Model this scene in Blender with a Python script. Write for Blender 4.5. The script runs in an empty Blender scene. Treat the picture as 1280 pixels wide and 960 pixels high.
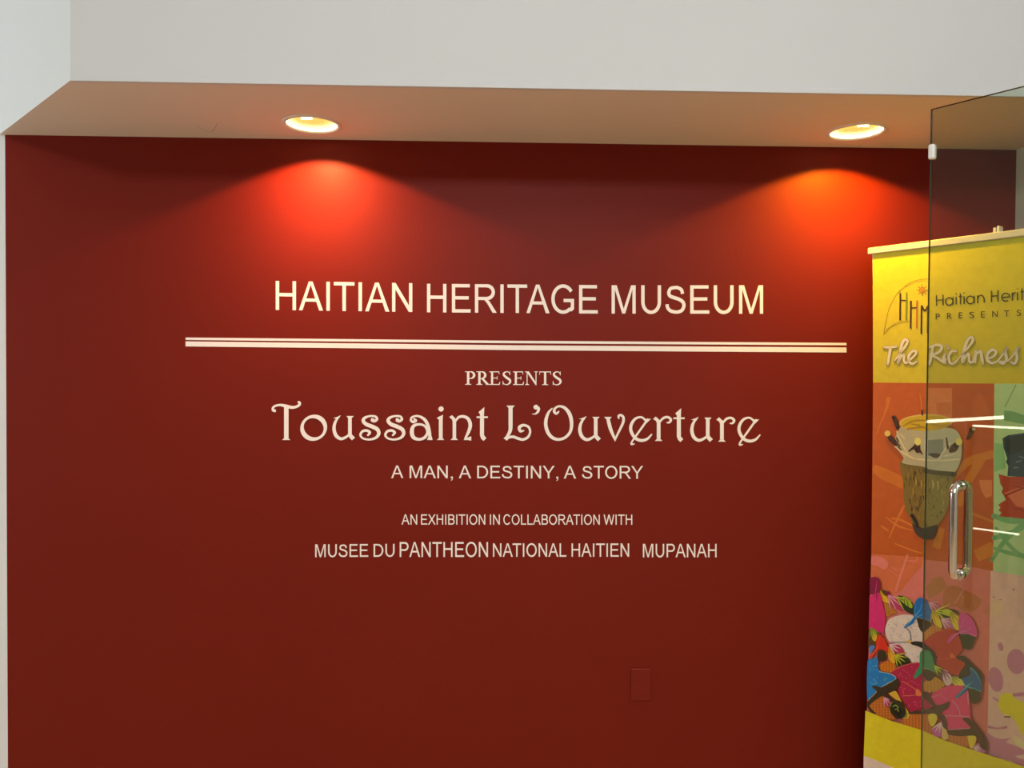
import bpy, bmesh, math, random
from mathutils import Vector, Matrix
from mathutils.geometry import tessellate_polygon
random.seed(7)
S = bpy.context.scene
COL = S.collection

# ------------------------------------------------------------------ camera
EYE = 1.62
YAW, PITCH, ROLL = math.radians(1.602), math.radians(-0.966), math.radians(0.379)
FPX = 960.0
fw = Vector((math.sin(YAW)*math.cos(PITCH), math.cos(YAW)*math.cos(PITCH), math.sin(PITCH)))
rt0 = Vector((math.cos(YAW), -math.sin(YAW), 0)); up0 = rt0.cross(fw)
RT = rt0*math.cos(ROLL) + up0*math.sin(ROLL)
UP = -rt0*math.sin(ROLL) + up0*math.cos(ROLL)
camd = bpy.data.cameras.new('camera'); cam = bpy.data.objects.new('camera', camd); COL.objects.link(cam)
camd.sensor_width = 36; camd.lens = 36*FPX/1280; camd.clip_start = 0.02
m = Matrix.Identity(4)
for i in range(3):
    m[i][0] = RT[i]; m[i][1] = UP[i]; m[i][2] = -fw[i]
m[2][3] = EYE
cam.matrix_world = m
S.camera = cam

# ------------------------------------------------------------------ world, exposure, room lights and added fills
S.view_settings.view_transform = 'Standard'; S.view_settings.look = 'None'
S.view_settings.gamma = 1; S.view_settings.use_curve_mapping = False
S.view_settings.exposure = 0.0
W = bpy.data.worlds.new('world'); S.world = W; W.use_nodes = True
W.node_tree.nodes['Background'].inputs[0].default_value = (0.8, 0.85, 0.9, 1)
W.node_tree.nodes['Background'].inputs[1].default_value = 0.1
CEIL = 4.3
def area(name, loc, sx, sy, power, col, target=None):
    l = bpy.data.lights.new(name, 'AREA'); l.shape = 'RECTANGLE'; l.size = sx; l.size_y = sy
    l.energy = power; l.color = col
    o = bpy.data.objects.new(name, l); COL.objects.link(o); o.location = loc
    d = (Vector(target) - Vector(loc)) if target else Vector((0, 0, -1))
    o.rotation_euler = d.to_track_quat('-Z', 'Y').to_euler()
    return o
KEY_POWER, FILL_LEFT_POWER, FILL_REAR_POWER = 98, 54, 82
area('ceiling_strip_light_near', (0.05, -3.6, CEIL-0.35), 1.6, 0.45, KEY_POWER, (0.90, 0.97, 1.04), (0.0, 2.6, 1.7))
area('added_fill_left', (-4.93, 1.8, 1.9), 1.2, 1.7, FILL_LEFT_POWER, (0.93, 0.99, 1.0), (0, 1.8, 1.9))  # added light: brightens the splayed face and the banner from the left
area('added_fill_rear', (0.95, -1.6, CEIL-0.05), 1.6, 1.8, FILL_REAR_POWER, (1.0, 0.90, 0.74))  # added warm fill for the lower wall and the banner
SPOT_POWER = 56
BEAM_POWER = 1.0

# ------------------------------------------------------------------ materials
def lin(c): return tuple(((v/255)/12.92 if v/255 <= .04045 else ((v/255+.055)/1.055)**2.4) for v in c)
def mat(name, col, rough=0.5, metal=0.0, spec=0.5, noise=0.0, nscale=20, bump=0.0, bscale=200, emit=None, es=0):
    M = bpy.data.materials.new(name); M.use_nodes = True
    nt = M.node_tree; b = nt.nodes['Principled BSDF']
    b.inputs['Roughness'].default_value = rough; b.inputs['Metallic'].default_value = metal
    b.inputs['Specular IOR Level'].default_value = spec
    b.inputs['Base Color'].default_value = (*col, 1)
    tc = nt.nodes.new('ShaderNodeTexCoord')
    if noise:
        n = nt.nodes.new('ShaderNodeTexNoise'); n.inputs['Scale'].default_value = nscale; n.inputs['Detail'].default_value = 4
        nt.links.new(tc.outputs['Object'], n.inputs['Vector'])
        r = nt.nodes.new('ShaderNodeMix'); r.data_type = 'RGBA'
        r.inputs[6].default_value = (*[c*(1-noise) for c in col], 1); r.inputs[7].default_value = (*[min(1, c*(1+noise)) for c in col], 1)
        nt.links.new(n.outputs['Fac'], r.inputs[0]); nt.links.new(r.outputs[2], b.inputs['Base Color'])
    if bump:
        n2 = nt.nodes.new('ShaderNodeTexNoise'); n2.inputs['Scale'].default_value = bscale; n2.inputs['Detail'].default_value = 3
        nt.links.new(tc.outputs['Object'], n2.inputs['Vector'])
        bp = nt.nodes.new('ShaderNodeBump'); bp.inputs['Strength'].default_value = bump; bp.inputs['Distance'].default_value = 0.002
        nt.links.new(n2.outputs['Fac'], bp.inputs['Height']); nt.links.new(bp.outputs[0], b.inputs['Normal'])
    if emit:
        b.inputs['Emission Color'].default_value = (*emit, 1); b.inputs['Emission Strength'].default_value = es
    return M
RED = (0.175, 0.0135, 0.0062)
M_red = mat('red_wall_paint', RED, 0.50, spec=0.14, noise=0.06, nscale=1.6, bump=0.15, bscale=160)
M_white = mat('white_wall_paint', (0.66, 0.69, 0.715), 0.6, spec=0.3, noise=0.02, nscale=1.2, bump=0.1, bscale=140)
M_white_lit = mat('white_wall_paint_lit', (0.74, 0.785, 0.80), 0.6, spec=0.3, noise=0.02, nscale=1.2, bump=0.1, bscale=140)  # white wall paint lightened, standing for stronger light on the left faces
M_soffit = mat('soffit_paint', (0.80, 0.74, 0.64), 0.7, spec=0.2, noise=0.03, nscale=1.5, bump=0.1, bscale=140)
M_floor = mat('floor_tile', (0.52, 0.35, 0.20), 0.5, noise=0.15, nscale=3)
M_room = mat('room_wall_paint', (0.34, 0.31, 0.27), 0.7, noise=0.04, nscale=1.5)
M_ceil = mat('ceiling_paint', (0.75, 0.75, 0.74), 0.8)
M_wallgrey = mat('right_wall_paint', (0.62, 0.64, 0.58), 0.6, noise=0.03, nscale=2)
M_plate = mat('painted_plate', RED, 0.42, spec=0.22, noise=0.05, nscale=20)
M_vinyl = mat('white_vinyl', (0.90, 0.87, 0.85), 0.45, spec=0.3)
M_trimring = mat('light_trim', (0.80, 0.78, 0.74), 0.35)
M_baffle = mat('light_reflector', (0.85, 0.82, 0.7), 0.25, metal=0.3)
M_chrome = mat('chrome', (0.72, 0.70, 0.66), 0.09, metal=1.0)
M_alu = mat('brushed_aluminium', (0.75, 0.72, 0.60), 0.38, metal=0.55)
M_rail = mat('banner_top_rail', (0.80, 0.76, 0.62), 0.45, metal=0.1)
M_plastic = mat('white_plastic', (0.8, 0.8, 0.77), 0.4)
M_dark = mat('dark_metal', (0.05, 0.05, 0.05), 0.4, metal=0.6)
M_case = mat('display_case_body', (0.28, 0.2, 0.15), 0.5)
M_edge = mat('glass_edge', (0.012, 0.016, 0.012), 0.2)
M_tube = mat('light_tube', (1, 1, 1), 0.5, emit=(1.0, 0.93, 0.70), es=14)
M_crack = mat('hairline_crack', (0.25, 0.18, 0.13), 0.8)

M_bulb = mat('lamp_lens', (0.9, 0.8, 0.4), 0.3)
def build_bulb_mat():
    nt = M_bulb.node_tree; b = nt.nodes['Principled BSDF']
    tc = nt.nodes.new('ShaderNodeTexCoord'); v = nt.nodes.new('ShaderNodeTexVoronoi'); v.inputs['Scale'].default_value = 130
    nt.links.new(tc.outputs['Object'], v.inputs['Vector'])
    cr = nt.nodes.new('ShaderNodeValToRGB')
    cr.color_ramp.elements[0].position = 0.1; cr.color_ramp.elements[0].color = (0.70, 0.62, 0.16, 1)
    cr.color_ramp.elements[1].position = 0.75; cr.color_ramp.elements[1].color = (0.45, 0.37, 0.04, 1)
    nt.links.new(v.outputs['Distance'], cr.inputs[0]); nt.links.new(cr.outputs[0], b.inputs['Emission Color'])
    b.inputs['Emission Strength'].default_value = 1.0
    bp = nt.nodes.new('ShaderNodeBump'); bp.inputs['Strength'].default_value = 0.6; bp.inputs['Distance'].default_value = 0.002
    nt.links.new(v.outputs['Distance'], bp.inputs['Height']); nt.links.new(bp.outputs[0], b.inputs['Normal'])
build_bulb_mat()
M_painted_light = mat('painted_lamplight', (1, 1, 1), 0.5, emit=(1.0, 0.85, 0.5), es=6)  # emission painting lamplight on the trim and a glint on the lens

def glass_mat():
    M = bpy.data.materials.new('tinted_door_glass'); M.use_nodes = True
    nt = M.node_tree; nt.nodes.clear()
    out = nt.nodes.new('ShaderNodeOutputMaterial'); mx = nt.nodes.new('ShaderNodeMixShader')
    t = nt.nodes.new('ShaderNodeBsdfTransparent'); t.inputs[0].default_value = (0.83, 0.87, 0.80, 1)
    g = nt.nodes.new('ShaderNodeBsdfGlossy'); g.inputs['Roughness'].default_value = 0.0
    g.inputs['Color'].default_value = (1, 1, 1, 1)
    fr = nt.nodes.new('ShaderNodeFresnel'); fr.inputs['IOR'].default_value = 1.52
    nt.links.new(fr.outputs[0], mx.inputs[0]); nt.links.new(t.outputs[0], mx.inputs[1]); nt.links.new(g.outputs[0], mx.inputs[2])
    nt.links.new(mx.outputs[0], out.inputs[0])
    return M
M_glass = glass_mat()

def print_mat():
    M = bpy.data.materials.new('printed_banner'); M.use_nodes = True
    nt = M.node_tree; b = nt.nodes['Principled BSDF']
    a = nt.nodes.new('ShaderNodeAttribute'); a.attribute_name = 'ink'
    tc = nt.nodes.new('ShaderNodeTexCoord'); n = nt.nodes.new('ShaderNodeTexNoise'); n.inputs['Scale'].default_value = 45; n.inputs['Detail'].default_value = 5
    nt.links.new(tc.outputs['Object'], n.inputs['Vector'])
    mr = nt.nodes.new('ShaderNodeMapRange'); mr.inputs['To Min'].default_value = 0.86; mr.inputs['To Max'].default_value = 1.10
    nt.links.new(n.outputs['Fac'], mr.inputs['Value'])
    mm = nt.nodes.new('ShaderNodeMix'); mm.data_type = 'RGBA'; mm.blend_type = 'MULTIPLY'; mm.inputs[0].default_value = 1
    nt.links.new(a.outputs['Color'], mm.inputs[6]); nt.links.new(mr.outputs[0], mm.inputs[7])
    nt.links.new(mm.outputs[2], b.inputs['Base Color'])
    b.inputs['Roughness'].default_value = 0.5; b.inputs['Specular IOR Level'].default_value = 0.3
    return M
M_print = print_mat()

# ------------------------------------------------------------------ object helpers
def link(o, parent=None):
    COL.objects.link(o)
    if parent: o.parent = parent
    return o
def obj(name, bm, material, parent=None, smooth=False):
    me = bpy.data.meshes.new(name); bm.normal_update(); bm.to_mesh(me); bm.free()
    if smooth:
        for p in me.polygons: p.use_smooth = True
    mats = material if isinstance(material, (list, tuple)) else [material]
    for mm_ in mats: me.materials.append(mm_)
    return link(bpy.data.objects.new(name, me), parent)
def thing(name, label, cat, loc=(0, 0, 0), group=None):
    o = bpy.data.objects.new(name, None); COL.objects.link(o); o.location = loc
    o.empty_display_size = 0.1
    o['label'] = label; o['category'] = cat
    if group: o['group'] = group
    return o
def tag(o, label, cat, group=None):
    o['label'] = label; o['category'] = cat
    if group: o['group'] = group
    return o
def struct(name, bm, material):
    o = obj(name, bm, material); o['kind'] = 'structure'; return o
def add_box(bm, x0, x1, y0, y1, z0, z1, bev=0, mtx=None):
    r = bmesh.ops.create_cube(bm, size=1)
    for v in r['verts']:
        v.co = Vector(((x0+x1)/2 + v.co.x*(x1-x0), (y0+y1)/2 + v.co.y*(y1-y0), (z0+z1)/2 + v.co.z*(z1-z0)))
    if bev:
        es = list({e for v in r['verts'] for e in v.link_edges})
        g = bmesh.ops.bevel(bm, geom=es, offset=bev, segments=2, affect='EDGES', profile=0.5)
        vs = list({v for f in g['faces'] for v in f.verts} | {v for v in r['verts'] if v.is_valid})
    else: vs = r['verts']
    if mtx:
        for v in vs: v.co = mtx @ v.co
    return bm
def add_prism(bm, pts, z0, z1):
    lo = [bm.verts.new((x, y, z0)) for x, y in pts]; hi = [bm.verts.new((x, y, z1)) for x, y in pts]
    n = len(pts); bm.faces.new(hi); bm.faces.new(lo[::-1])
    for i in range(n): bm.faces.new((lo[i], lo[(i+1) % n], hi[(i+1) % n], hi[i]))
def add_tube(bm, pts, r, seg=16, cap=True):
    pts = [Vector(p) for p in pts]; rings = []
    t0 = (pts[1]-pts[0]).normalized(); ref = Vector((0, 0, 1)) if abs(t0.z) < .9 else Vector((1, 0, 0))
    nrm = t0.cross(ref).normalized()
    for i, p in enumerate(pts):
        t = (pts[min(i+1, len(pts)-1)] - pts[max(i-1, 0)]).normalized()
        nrm = (nrm - t*nrm.dot(t)).normalized(); b = t.cross(nrm)
        rings.append([bm.verts.new(p + (nrm*math.cos(2*math.pi*k/seg) + b*math.sin(2*math.pi*k/seg))*r) for k in range(seg)])
    for a, c in zip(rings, rings[1:]):
        for k in range(seg): bm.faces.new((a[k], a[(k+1) % seg], c[(k+1) % seg], c[k]))
    if cap: bm.faces.new(rings[0][::-1]); bm.faces.new(rings[-1])
def add_lathe(bm, prof, seg=40):
    rings = [[bm.verts.new((r*math.cos(2*math.pi*k/seg), r*math.sin(2*math.pi*k/seg), z)) for k in range(seg)] for r, z in prof]
    for a, c in zip(rings, rings[1:]):
        for k in range(seg): bm.faces.new((a[k], a[(k+1) % seg], c[(k+1) % seg], c[k]))
    return rings

# ------------------------------------------------------------------ measurements of the place
D = 2.68                      # red wall
HZ = EYE + 0.794              # soffit height
HY = 2.165                    # front of the bulkhead above
XL = -1.66                    # left end of red paint
XR = 1.855                    # right side wall
XH = -1.163                   # bulkhead's front-left corner
def ray(x, y): return RT*((x-640)/FPX) - UP*((y-480)/FPX) + fw
def wallpt(x, y):             # photograph measurement -> metres on the wall
    v = ray(x, y); k = D/v.y
    return (v.x*k, v.z*k + EYE)

# ------------------------------------------------------------------ structure
def slab(name, x0, x1, y0, y1, z0, z1, m_):
    bm = bmesh.new(); add_box(bm, x0, x1, y0, y1, z0, z1); return struct(name, bm, m_)
slab('floor', -5.0, XR, -5.0, D, -0.1, 0, M_floor)
slab('ceiling', -5.0, XR, -5.0, D, CEIL, CEIL+0.1, M_ceil)
slab('wall_back', XL, XR, D, D+0.12, 0, CEIL, M_red)
slab('wall_back_left', -5.0, XL, D, D+0.12, 0, CEIL, M_white_lit)
slab('wall_left', -5.1, -5.0, -5.0, D, 0, CEIL, M_room)
slab('wall_right', XR, XR+0.1, -5.0, D+0.12, 0, CEIL, M_wallgrey)
# added, unseen window frame around the left fill light
bm = bmesh.new()
for y0, y1, z0, z1 in ((1.13, 1.20, 0.98, 2.82), (2.40, 2.47, 0.98, 2.82), (1.13, 2.47, 0.98, 1.05), (1.13, 2.47, 2.75, 2.82)): add_box(bm, -5.0, -4.90, y0, y1, z0, z1)
struct('added_window_1', bm, M_white)
slab('wall_front', -5.0, XR, -5.1, -5.0, 0, CEIL, M_room)
# bulkhead over the recess, its left end splayed at 45 degrees, with holes for the downlights
LAMPS = [(-0.583, 2.517), (1.197, 2.505)]
LR = 0.082
bm = bmesh.new()
pts = [(XH, HY), (XR, HY), (XR, D), (XL-0.02, D)]
lo = [bm.verts.new((x, y, HZ)) for x, y in pts]; hi = [bm.verts.new((x, y, CEIL)) for x, y in pts]
def side(i, j, mi):
    f = bm.faces.new((lo[i], lo[j], hi[j], hi[i])); f.material_index = mi
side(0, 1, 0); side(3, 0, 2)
# the underside, with round holes: bridge as strips around each hole
def hole_cell(x0, x1, cx, cy, left_pts=None):
    # rectangle [x0,x1] x [HY,D] with a circular hole; ring of 48 verts joined to the border by angle
    N = 48; ring = [bm.verts.new((cx+LR*math.cos(2*math.pi*k/N), cy+LR*math.sin(2*math.pi*k/N), HZ)) for k in range(N)]
    outer = []
    for k in range(N):
        a = 2*math.pi*k/N; dx, dy = math.cos(a), math.sin(a); ts = []
        if dx > 1e-9: ts.append((x1-cx)/dx)
        if dx < -1e-9: ts.append((x0-cx)/dx)
        if dy > 1e-9: ts.append((D-cy)/dy)
        if dy < -1e-9: ts.append((HY-cy)/dy)
        t = min(ts); outer.append(bm.verts.new((cx+dx*t, cy+dy*t, HZ)))
    for k in range(N):
        f = bm.faces.new((ring[k], outer[k], outer[(k+1) % N], ring[(k+1) % N])); f.material_index = 1
    for sx in (x0, x1):       # corners left out by the angular sweep
        for sy in (HY, D):
            a = math.atan2(sy-cy, sx-cx) % (2*math.pi); k = int(a/(2*math.pi)*N) % N
            c = bm.verts.new((sx, sy, HZ))
            p, q = outer[k], outer[(k+1) % N]
            if (p.co-c.co).length > 1e-6 and (q.co-c.co).length > 1e-6:
                f = bm.faces.new((p, c, q)); f.material_index = 1
cells = [(-0.85, -0.32), (0.93, 1.46)]
for (x0, x1), (cx, cy) in zip(cells, LAMPS): hole_cell(x0, x1, cx, cy)
def under(ps):
    f = bm.faces.new([bm.verts.new((x, y, HZ)) for x, y in ps]); f.material_index = 1
under([(XL-0.02, D), (-0.85, D), (-0.85, HY), (XH, HY)])
under([(-0.32, D), (0.93, D), (0.93, HY), (-0.32, HY)])
under([(1.46, D), (XR, D), (XR, HY), (1.46, HY)])
bulk = struct('wall_bulkhead', bm, [M_white, M_soffit, M_white_lit])
bmesh_fix = bmesh.new(); bmesh_fix.from_mesh(bulk.data); bmesh.ops.remove_doubles(bmesh_fix, verts=bmesh_fix.verts, dist=1e-5)
bmesh.ops.recalc_face_normals(bmesh_fix, faces=bmesh_fix.faces); bmesh_fix.to_mesh(bulk.data); bmesh_fix.free()
# baseboard of the recess
bm = bmesh.new(); add_box(bm, XL, XR, D-0.014, D, 0, 0.10, 0.003); struct('baseboard_back', bm, M_red)
# thin plaster corner bead on the bulkhead edge
bm = bmesh.new(); add_box(bm, XH, XR, HY-0.0025, HY+0.012, HZ-0.002, HZ+0.012, 0.001); struct('trim_1', bm, M_white)

# ------------------------------------------------------------------ downlights
def downlight(cx, cy, label, tint, energy):
    t = thing('recessed_downlight', label, 'light', (cx, cy, HZ), 'recessed downlights in the soffit')
    b = bmesh.new(); add_lathe(b, [(LR-0.001, 0.03), (LR-0.001, 0.001), (LR+0.001, -0.004), (LR+0.010, -0.004), (LR+0.013, 0.0)], 48)
    obj('trim_ring', b, M_trimring, t, True)
    b = bmesh.new(); add_lathe(b, [(LR-0.0015, 0.000), (LR-0.003, 0.004)], 48)
    obj('reflector', b, M_baffle, t, True)
    b = bmesh.new(); rr = add_lathe(b, [(0.0780, 0.0125), (0.066, 0.0095), (0.050, 0.0070), (0.030, 0.0050), (0.012, 0.0042), (0.0008, 0.0040)], 48)
    b.faces.new(rr[-1]); obj('lamp_lens', b, M_bulb, t, True)
    b = bmesh.new()           # inner trim wall; its emission stands for lamplight falling on it
    add_lathe(b, [(LR-0.0035, 0.0015), (LR-0.0035, 0.0095)], 48)
    obj('painted_rim_light', b, M_painted_light, t, True)
    b = bmesh.new(); add_tube(b, [(-0.020, -0.052, 0.0035), (-0.006, -0.054, 0.0035), (0.012, -0.053, 0.0035)], 0.0048, 10)
    obj('painted_glint', b, M_painted_light, t, True)  # bright reflection on the lens, painted as an emissive bead
    b = bmesh.new(); add_lathe(b, [(LR, 0.0), (LR, 0.12), (0.001, 0.12)], 32); obj('housing', b, M_dark, t)
    l = bpy.data.lights.new('downlight_beam', 'SPOT'); l.energy = energy; l.color = tint
    l.spot_size = math.radians(136); l.spot_blend = 0.12; l.shadow_soft_size = 0.02
    l.use_nodes = True; nt = l.node_tree; em = nt.nodes['Emission']     # flood lamp: candela falls off with the angle
    tc = nt.nodes.new('ShaderNodeTexCoord'); sp = nt.nodes.new('ShaderNodeSeparateXYZ'); ab = nt.nodes.new('ShaderNodeMath'); ab.operation = 'ABSOLUTE'
    pw = nt.nodes.new('ShaderNodeMath'); pw.operation = 'POWER'; pw.inputs[1].default_value = BEAM_POWER
    nt.links.new(tc.outputs['Normal'], sp.inputs[0]); nt.links.new(sp.outputs['Z'], ab.inputs[0]); nt.links.new(ab.outputs[0], pw.inputs[0]); nt.links.new(pw.outputs[0], em.inputs['Strength'])
    o = bpy.data.objects.new('downlight_beam', l); COL.objects.link(o); o.parent = t; o.location = (0, 0, -0.004)
downlight(*LAMPS[0], 'round recessed downlight glowing over the left end of the wall title', (1.0, 0.47, 0.17), SPOT_POWER)
downlight(*LAMPS[1], 'round recessed downlight glowing above the roll-up banner near the glass door', (1.0, 0.52, 0.02), SPOT_POWER)

# ------------------------------------------------------------------ 2D stroke tools
def catmull(pts, n=8, closed=False):
    P = [tuple(map(float, p)) for p in pts]
    if len(P) < 3 and not closed: return P
    out = []; N = len(P)
    rng = range(N) if closed else range(N-1)
    for i in rng:
        if closed: p0, p1, p2, p3 = P[i-1], P[i], P[(i+1) % N], P[(i+2) % N]
        else: p0, p1, p2, p3 = P[max(i-1, 0)], P[i], P[i+1], P[min(i+2, N-1)]
        for k in range(n):
            t = k/n
            out.append(tuple(0.5*((2*b)+(-a+c)*t+(2*a-5*b+4*c-d)*t*t+(-a+3*b-3*c+d)*t**3) for a, b, c, d in zip(p0, p1, p2, p3)))
    if not closed: out.append(P[-1])
    return out
def disc(x, y, r, n=14): return [(x+r*math.cos(2*math.pi*k/n), y+r*math.sin(2*math.pi*k/n)) for k in range(n)]
def ellipse(x, y, rx, ry, rot=0, n=24):
    c, s = math.cos(rot), math.sin(rot)
    return [(x+rx*math.cos(a)*c-ry*math.sin(a)*s, y+rx*math.cos(a)*s+ry*math.sin(a)*c) for a in (2*math.pi*k/n for k in range(n))]
def stroke_polys(pts, closed=False, caps=True, n=8):
    """brush stroke with a width per point -> list of convex polygons"""
    C = catmull(pts, n, closed) if len(pts) > 2 else [tuple(map(float, p)) for p in pts]
    L = []; N = len(C)
    for i, (x, y, w) in enumerate(C):
        a = C[(i-1) % N] if (closed or i > 0) else C[i]; b = C[(i+1) % N] if (closed or i < N-1) else C[i]
        dx, dy = b[0]-a[0], b[1]-a[1]; d = math.hypot(dx, dy) or 1
        nx, ny = -dy/d*w/2, dx/d*w/2
        L.append(((x+nx, y+ny), (x-nx, y-ny)))
    out = []
    for i in range(N if closed else N-1):
        p, q = L[i], L[(i+1) % N]; out.append([p[0], q[0], q[1], p[1]])
    if caps and not closed:
        out.append(disc(C[0][0], C[0][1], C[0][2]/2)); out.append(disc(C[-1][0], C[-1][1], C[-1][2]/2))
    return out

def wall_mesh(polys, y_front, thick, jitter=True):
    """polys in wall metres (x,z) -> solid thin shapes on the wall"""
    bm = bmesh.new()
    for i, pl in enumerate(polys):
        yf = y_front - 0.000007*i
        area2 = sum(pl[k][0]*pl[(k+1) % len(pl)][1]-pl[(k+1) % len(pl)][0]*pl[k][1] for k in range(len(pl)))
        if abs(area2) < 1e-10: continue
        if area2 < 0: pl = pl[::-1]
        fr = [bm.verts.new((x, yf, z)) for x, z in pl]; bk = [bm.verts.new((x, yf+thick, z)) for x, z in pl]
        tri = tessellate_polygon([[Vector((x, z, 0)) for x, z in pl]])
        for t in tri:
            try: bm.faces.new([fr[k] for k in t])
            except ValueError: pass
        for k in range(len(pl)):
            bm.faces.new((fr[k], bk[k], bk[(k+1) % len(pl)], fr[(k+1) % len(pl)]))
    for f in bm.faces:
        f.normal_update()
        if f.normal.y > 0.5: f.normal_flip()
    return bm
WY = D - 0.0006
def empty_at(name, label, cat, x, z):
    return thing(name, label, cat, (x, D, z))
def wall_letter(polys, parent):
    b = wall_mesh(polys, WY, 0.0006)
    for v in b.verts: v.co -= Vector(parent.location)
    return obj('letter', b, M_vinyl, parent)

# ---- sans letters from the built-in face, fitted to a grotesque's proportions
GW = {'A': (-1, 668, 667), 'B': (73, 628, 667), 'C': (50, 681, 722), 'D': (77, 675, 722), 'E': (79, 621, 667), 'G': (54, 711, 778), 'H': (80, 641, 722),
      'I': (93, 188, 278), 'L': (73, 520, 556), 'M': (74, 755, 833), 'N': (76, 636, 722), 'O': (48, 731, 778), 'P': (77, 622, 667), 'R': (79, 709, 722),
      'S': (45, 620, 667), 'T': (23, 592, 611), 'U': (79, 641, 722), 'W': (12, 932, 944), 'X': (4, 661, 667), 'Y': (3, 660, 667), ',': (83, 190, 278),
      'V': (5, 660, 667)}
_gc = {}
def glyph(ch):
    if ch in _gc: return _gc[ch]
    c = bpy.data.curves.new('glyph_'+str(ord(ch)), 'FONT'); c.body = ch; c.resolution_u = 6; c.fill_mode = 'FRONT'
    o = bpy.data.objects.new('glyph', c); COL.objects.link(o)
    dg = bpy.context.evaluated_depsgraph_get(); me = bpy.data.meshes.new_from_object(o.evaluated_get(dg))
    vs = [(v.co.x, v.co.y) for v in me.vertices]; fs = [tuple(p.vertices) for p in me.polygons]
    bpy.data.objects.remove(o); bpy.data.curves.remove(c); bpy.data.meshes.remove(me)
    _gc[ch] = (vs, fs); return _gc[ch]
_h = [v[1] for v in glyph('H')[0]]; CAP = max(_h)
def rc(x0, y0, x1, y1): return [(x0, y0), (x1, y0), (x1, y1), (x0, y1)]
def arcw(cx, cy, rx, ry, a0, a1, wv=95, wh=84, n=18, closed=False):
    P = []
    for k in range(n if closed else n+1):
        a = math.radians(a0+(a1-a0)*k/n); P.append((cx+rx*math.cos(a), cy+ry*math.sin(a), wh+(wv-wh)*abs(math.cos(a))))
    return stroke_polys(P, closed, caps=False, n=2)
def grot(ch):
    """plain grotesque capitals, 1000 units per em, cap height 716"""
    if ch == 'A': return [[(-1, 0), (99, 0), (325, 641), (325, 716), (274, 716)], [(668, 0), (376, 716), (325, 716), (325, 641), (560, 0)], [(175, 217), (480, 217), (450, 294), (203, 294)]]
    if ch == 'B': return [rc(77, 0, 172, 716), rc(172, 632, 370, 716), rc(172, 331, 400, 415), rc(172, 0, 400, 84)] + arcw(370, 523, 180, 150, -90, 90) + arcw(385, 208, 195, 166, -90, 90)
    if ch == 'C': return arcw(375, 358, 278, 328, 36, 322)
    if ch == 'D': return [rc(77, 0, 172, 716), rc(172, 632, 330, 716), rc(172, 0, 330, 84)] + arcw(330, 358, 298, 316, -90, 90)
    if ch == 'E': return [rc(79, 0, 174, 716), rc(174, 632, 597, 716), rc(174, 328, 565, 412), rc(174, 0, 621, 84)]
    if ch == 'G': return arcw(395, 358, 294, 328, 36, 312) + [rc(409, 281, 711, 365), rc(618, 100, 711, 290), [(560, 60), (600, 160), (711, 160), (711, 106), (640, 50)]]
    if ch == 'H': return [rc(80, 0, 175, 716), rc(546, 0, 641, 716), rc(175, 338, 546, 422)]
    if ch == 'I': return [rc(93, 0, 188, 716)]
    if ch == 'L': return [rc(73, 0, 168, 716), rc(168, 0, 520, 84)]
    if ch == 'M': return [rc(74, 0, 165, 716), rc(664, 0, 755, 716), [(130, 716), (217, 716), (458, 0), (373, 0)], [(627, 716), (700, 716), (458, 0), (373, 0)]]
    if ch == 'N': return [rc(76, 0, 167, 716), rc(545, 0, 636, 716), [(76, 716), (173, 716), (636, 22), (636, 0), (539, 0), (76, 694)]]
    if ch == 'O': return arcw(390, 358, 293, 326, 0, 360, closed=True, n=28)
    if ch == 'P': return [rc(77, 0, 172, 716), rc(172, 632, 385, 716), rc(172, 291, 385, 375)] + arcw(385, 503, 190, 171, -90, 90)
    if ch == 'R': return [rc(79, 0, 174, 716), rc(174, 637, 420, 716), rc(174, 318, 420, 397)] + arcw(420, 517, 190, 159, -90, 90) + [[(350, 330), (440, 330), (500, 290), (709, 0), (590, 0), (430, 240), (350, 318)]]
    if ch == 'S': return stroke_polys([(528, 500, 92), (500, 595, 88), (410, 650, 84), (325, 658, 84), (190, 630, 88), (138, 530, 94), (175, 445, 92), (300, 400, 90), (420, 365, 90), (530, 300, 94), (567, 205, 96), (520, 95, 90), (430, 50, 86), (335, 40, 84), (190, 70, 88), (105, 150, 90), (90, 236, 92)], caps=False, n=5)
    if ch == 'T': return [rc(259, 0, 354, 632), rc(21, 632, 592, 716)]
    if ch == 'U': return [rc(79, 290, 174, 716), rc(546, 290, 641, 716)] + arcw(360, 295, 233.5, 262, 180, 360)
    if ch == 'W': return [[(12, 716), (109, 716), (298, 0), (202, 0)], [(202, 0), (298, 0), (521, 716), (424, 716)], [(424, 716), (521, 716), (742, 0), (645, 0)], [(645, 0), (742, 0), (932, 716), (837, 716)]]
    if ch == 'X': return [[(4, 0), (120, 0), (650, 716), (538, 716)], [(24, 716), (143, 716), (661, 0), (545, 0)]]
    if ch == 'Y': return [rc(279, 0, 374, 310), [(3, 716), (118, 716), (374, 303), (279, 303)], [(660, 716), (549, 716), (279, 303), (374, 303)]]
    if ch == ',': return [rc(83, 0, 190, 100), [(140, 0), (190, 0), (185, -60), (150, -110), (110, -141), (85, -105), (120, -80), (138, -40)]]
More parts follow.
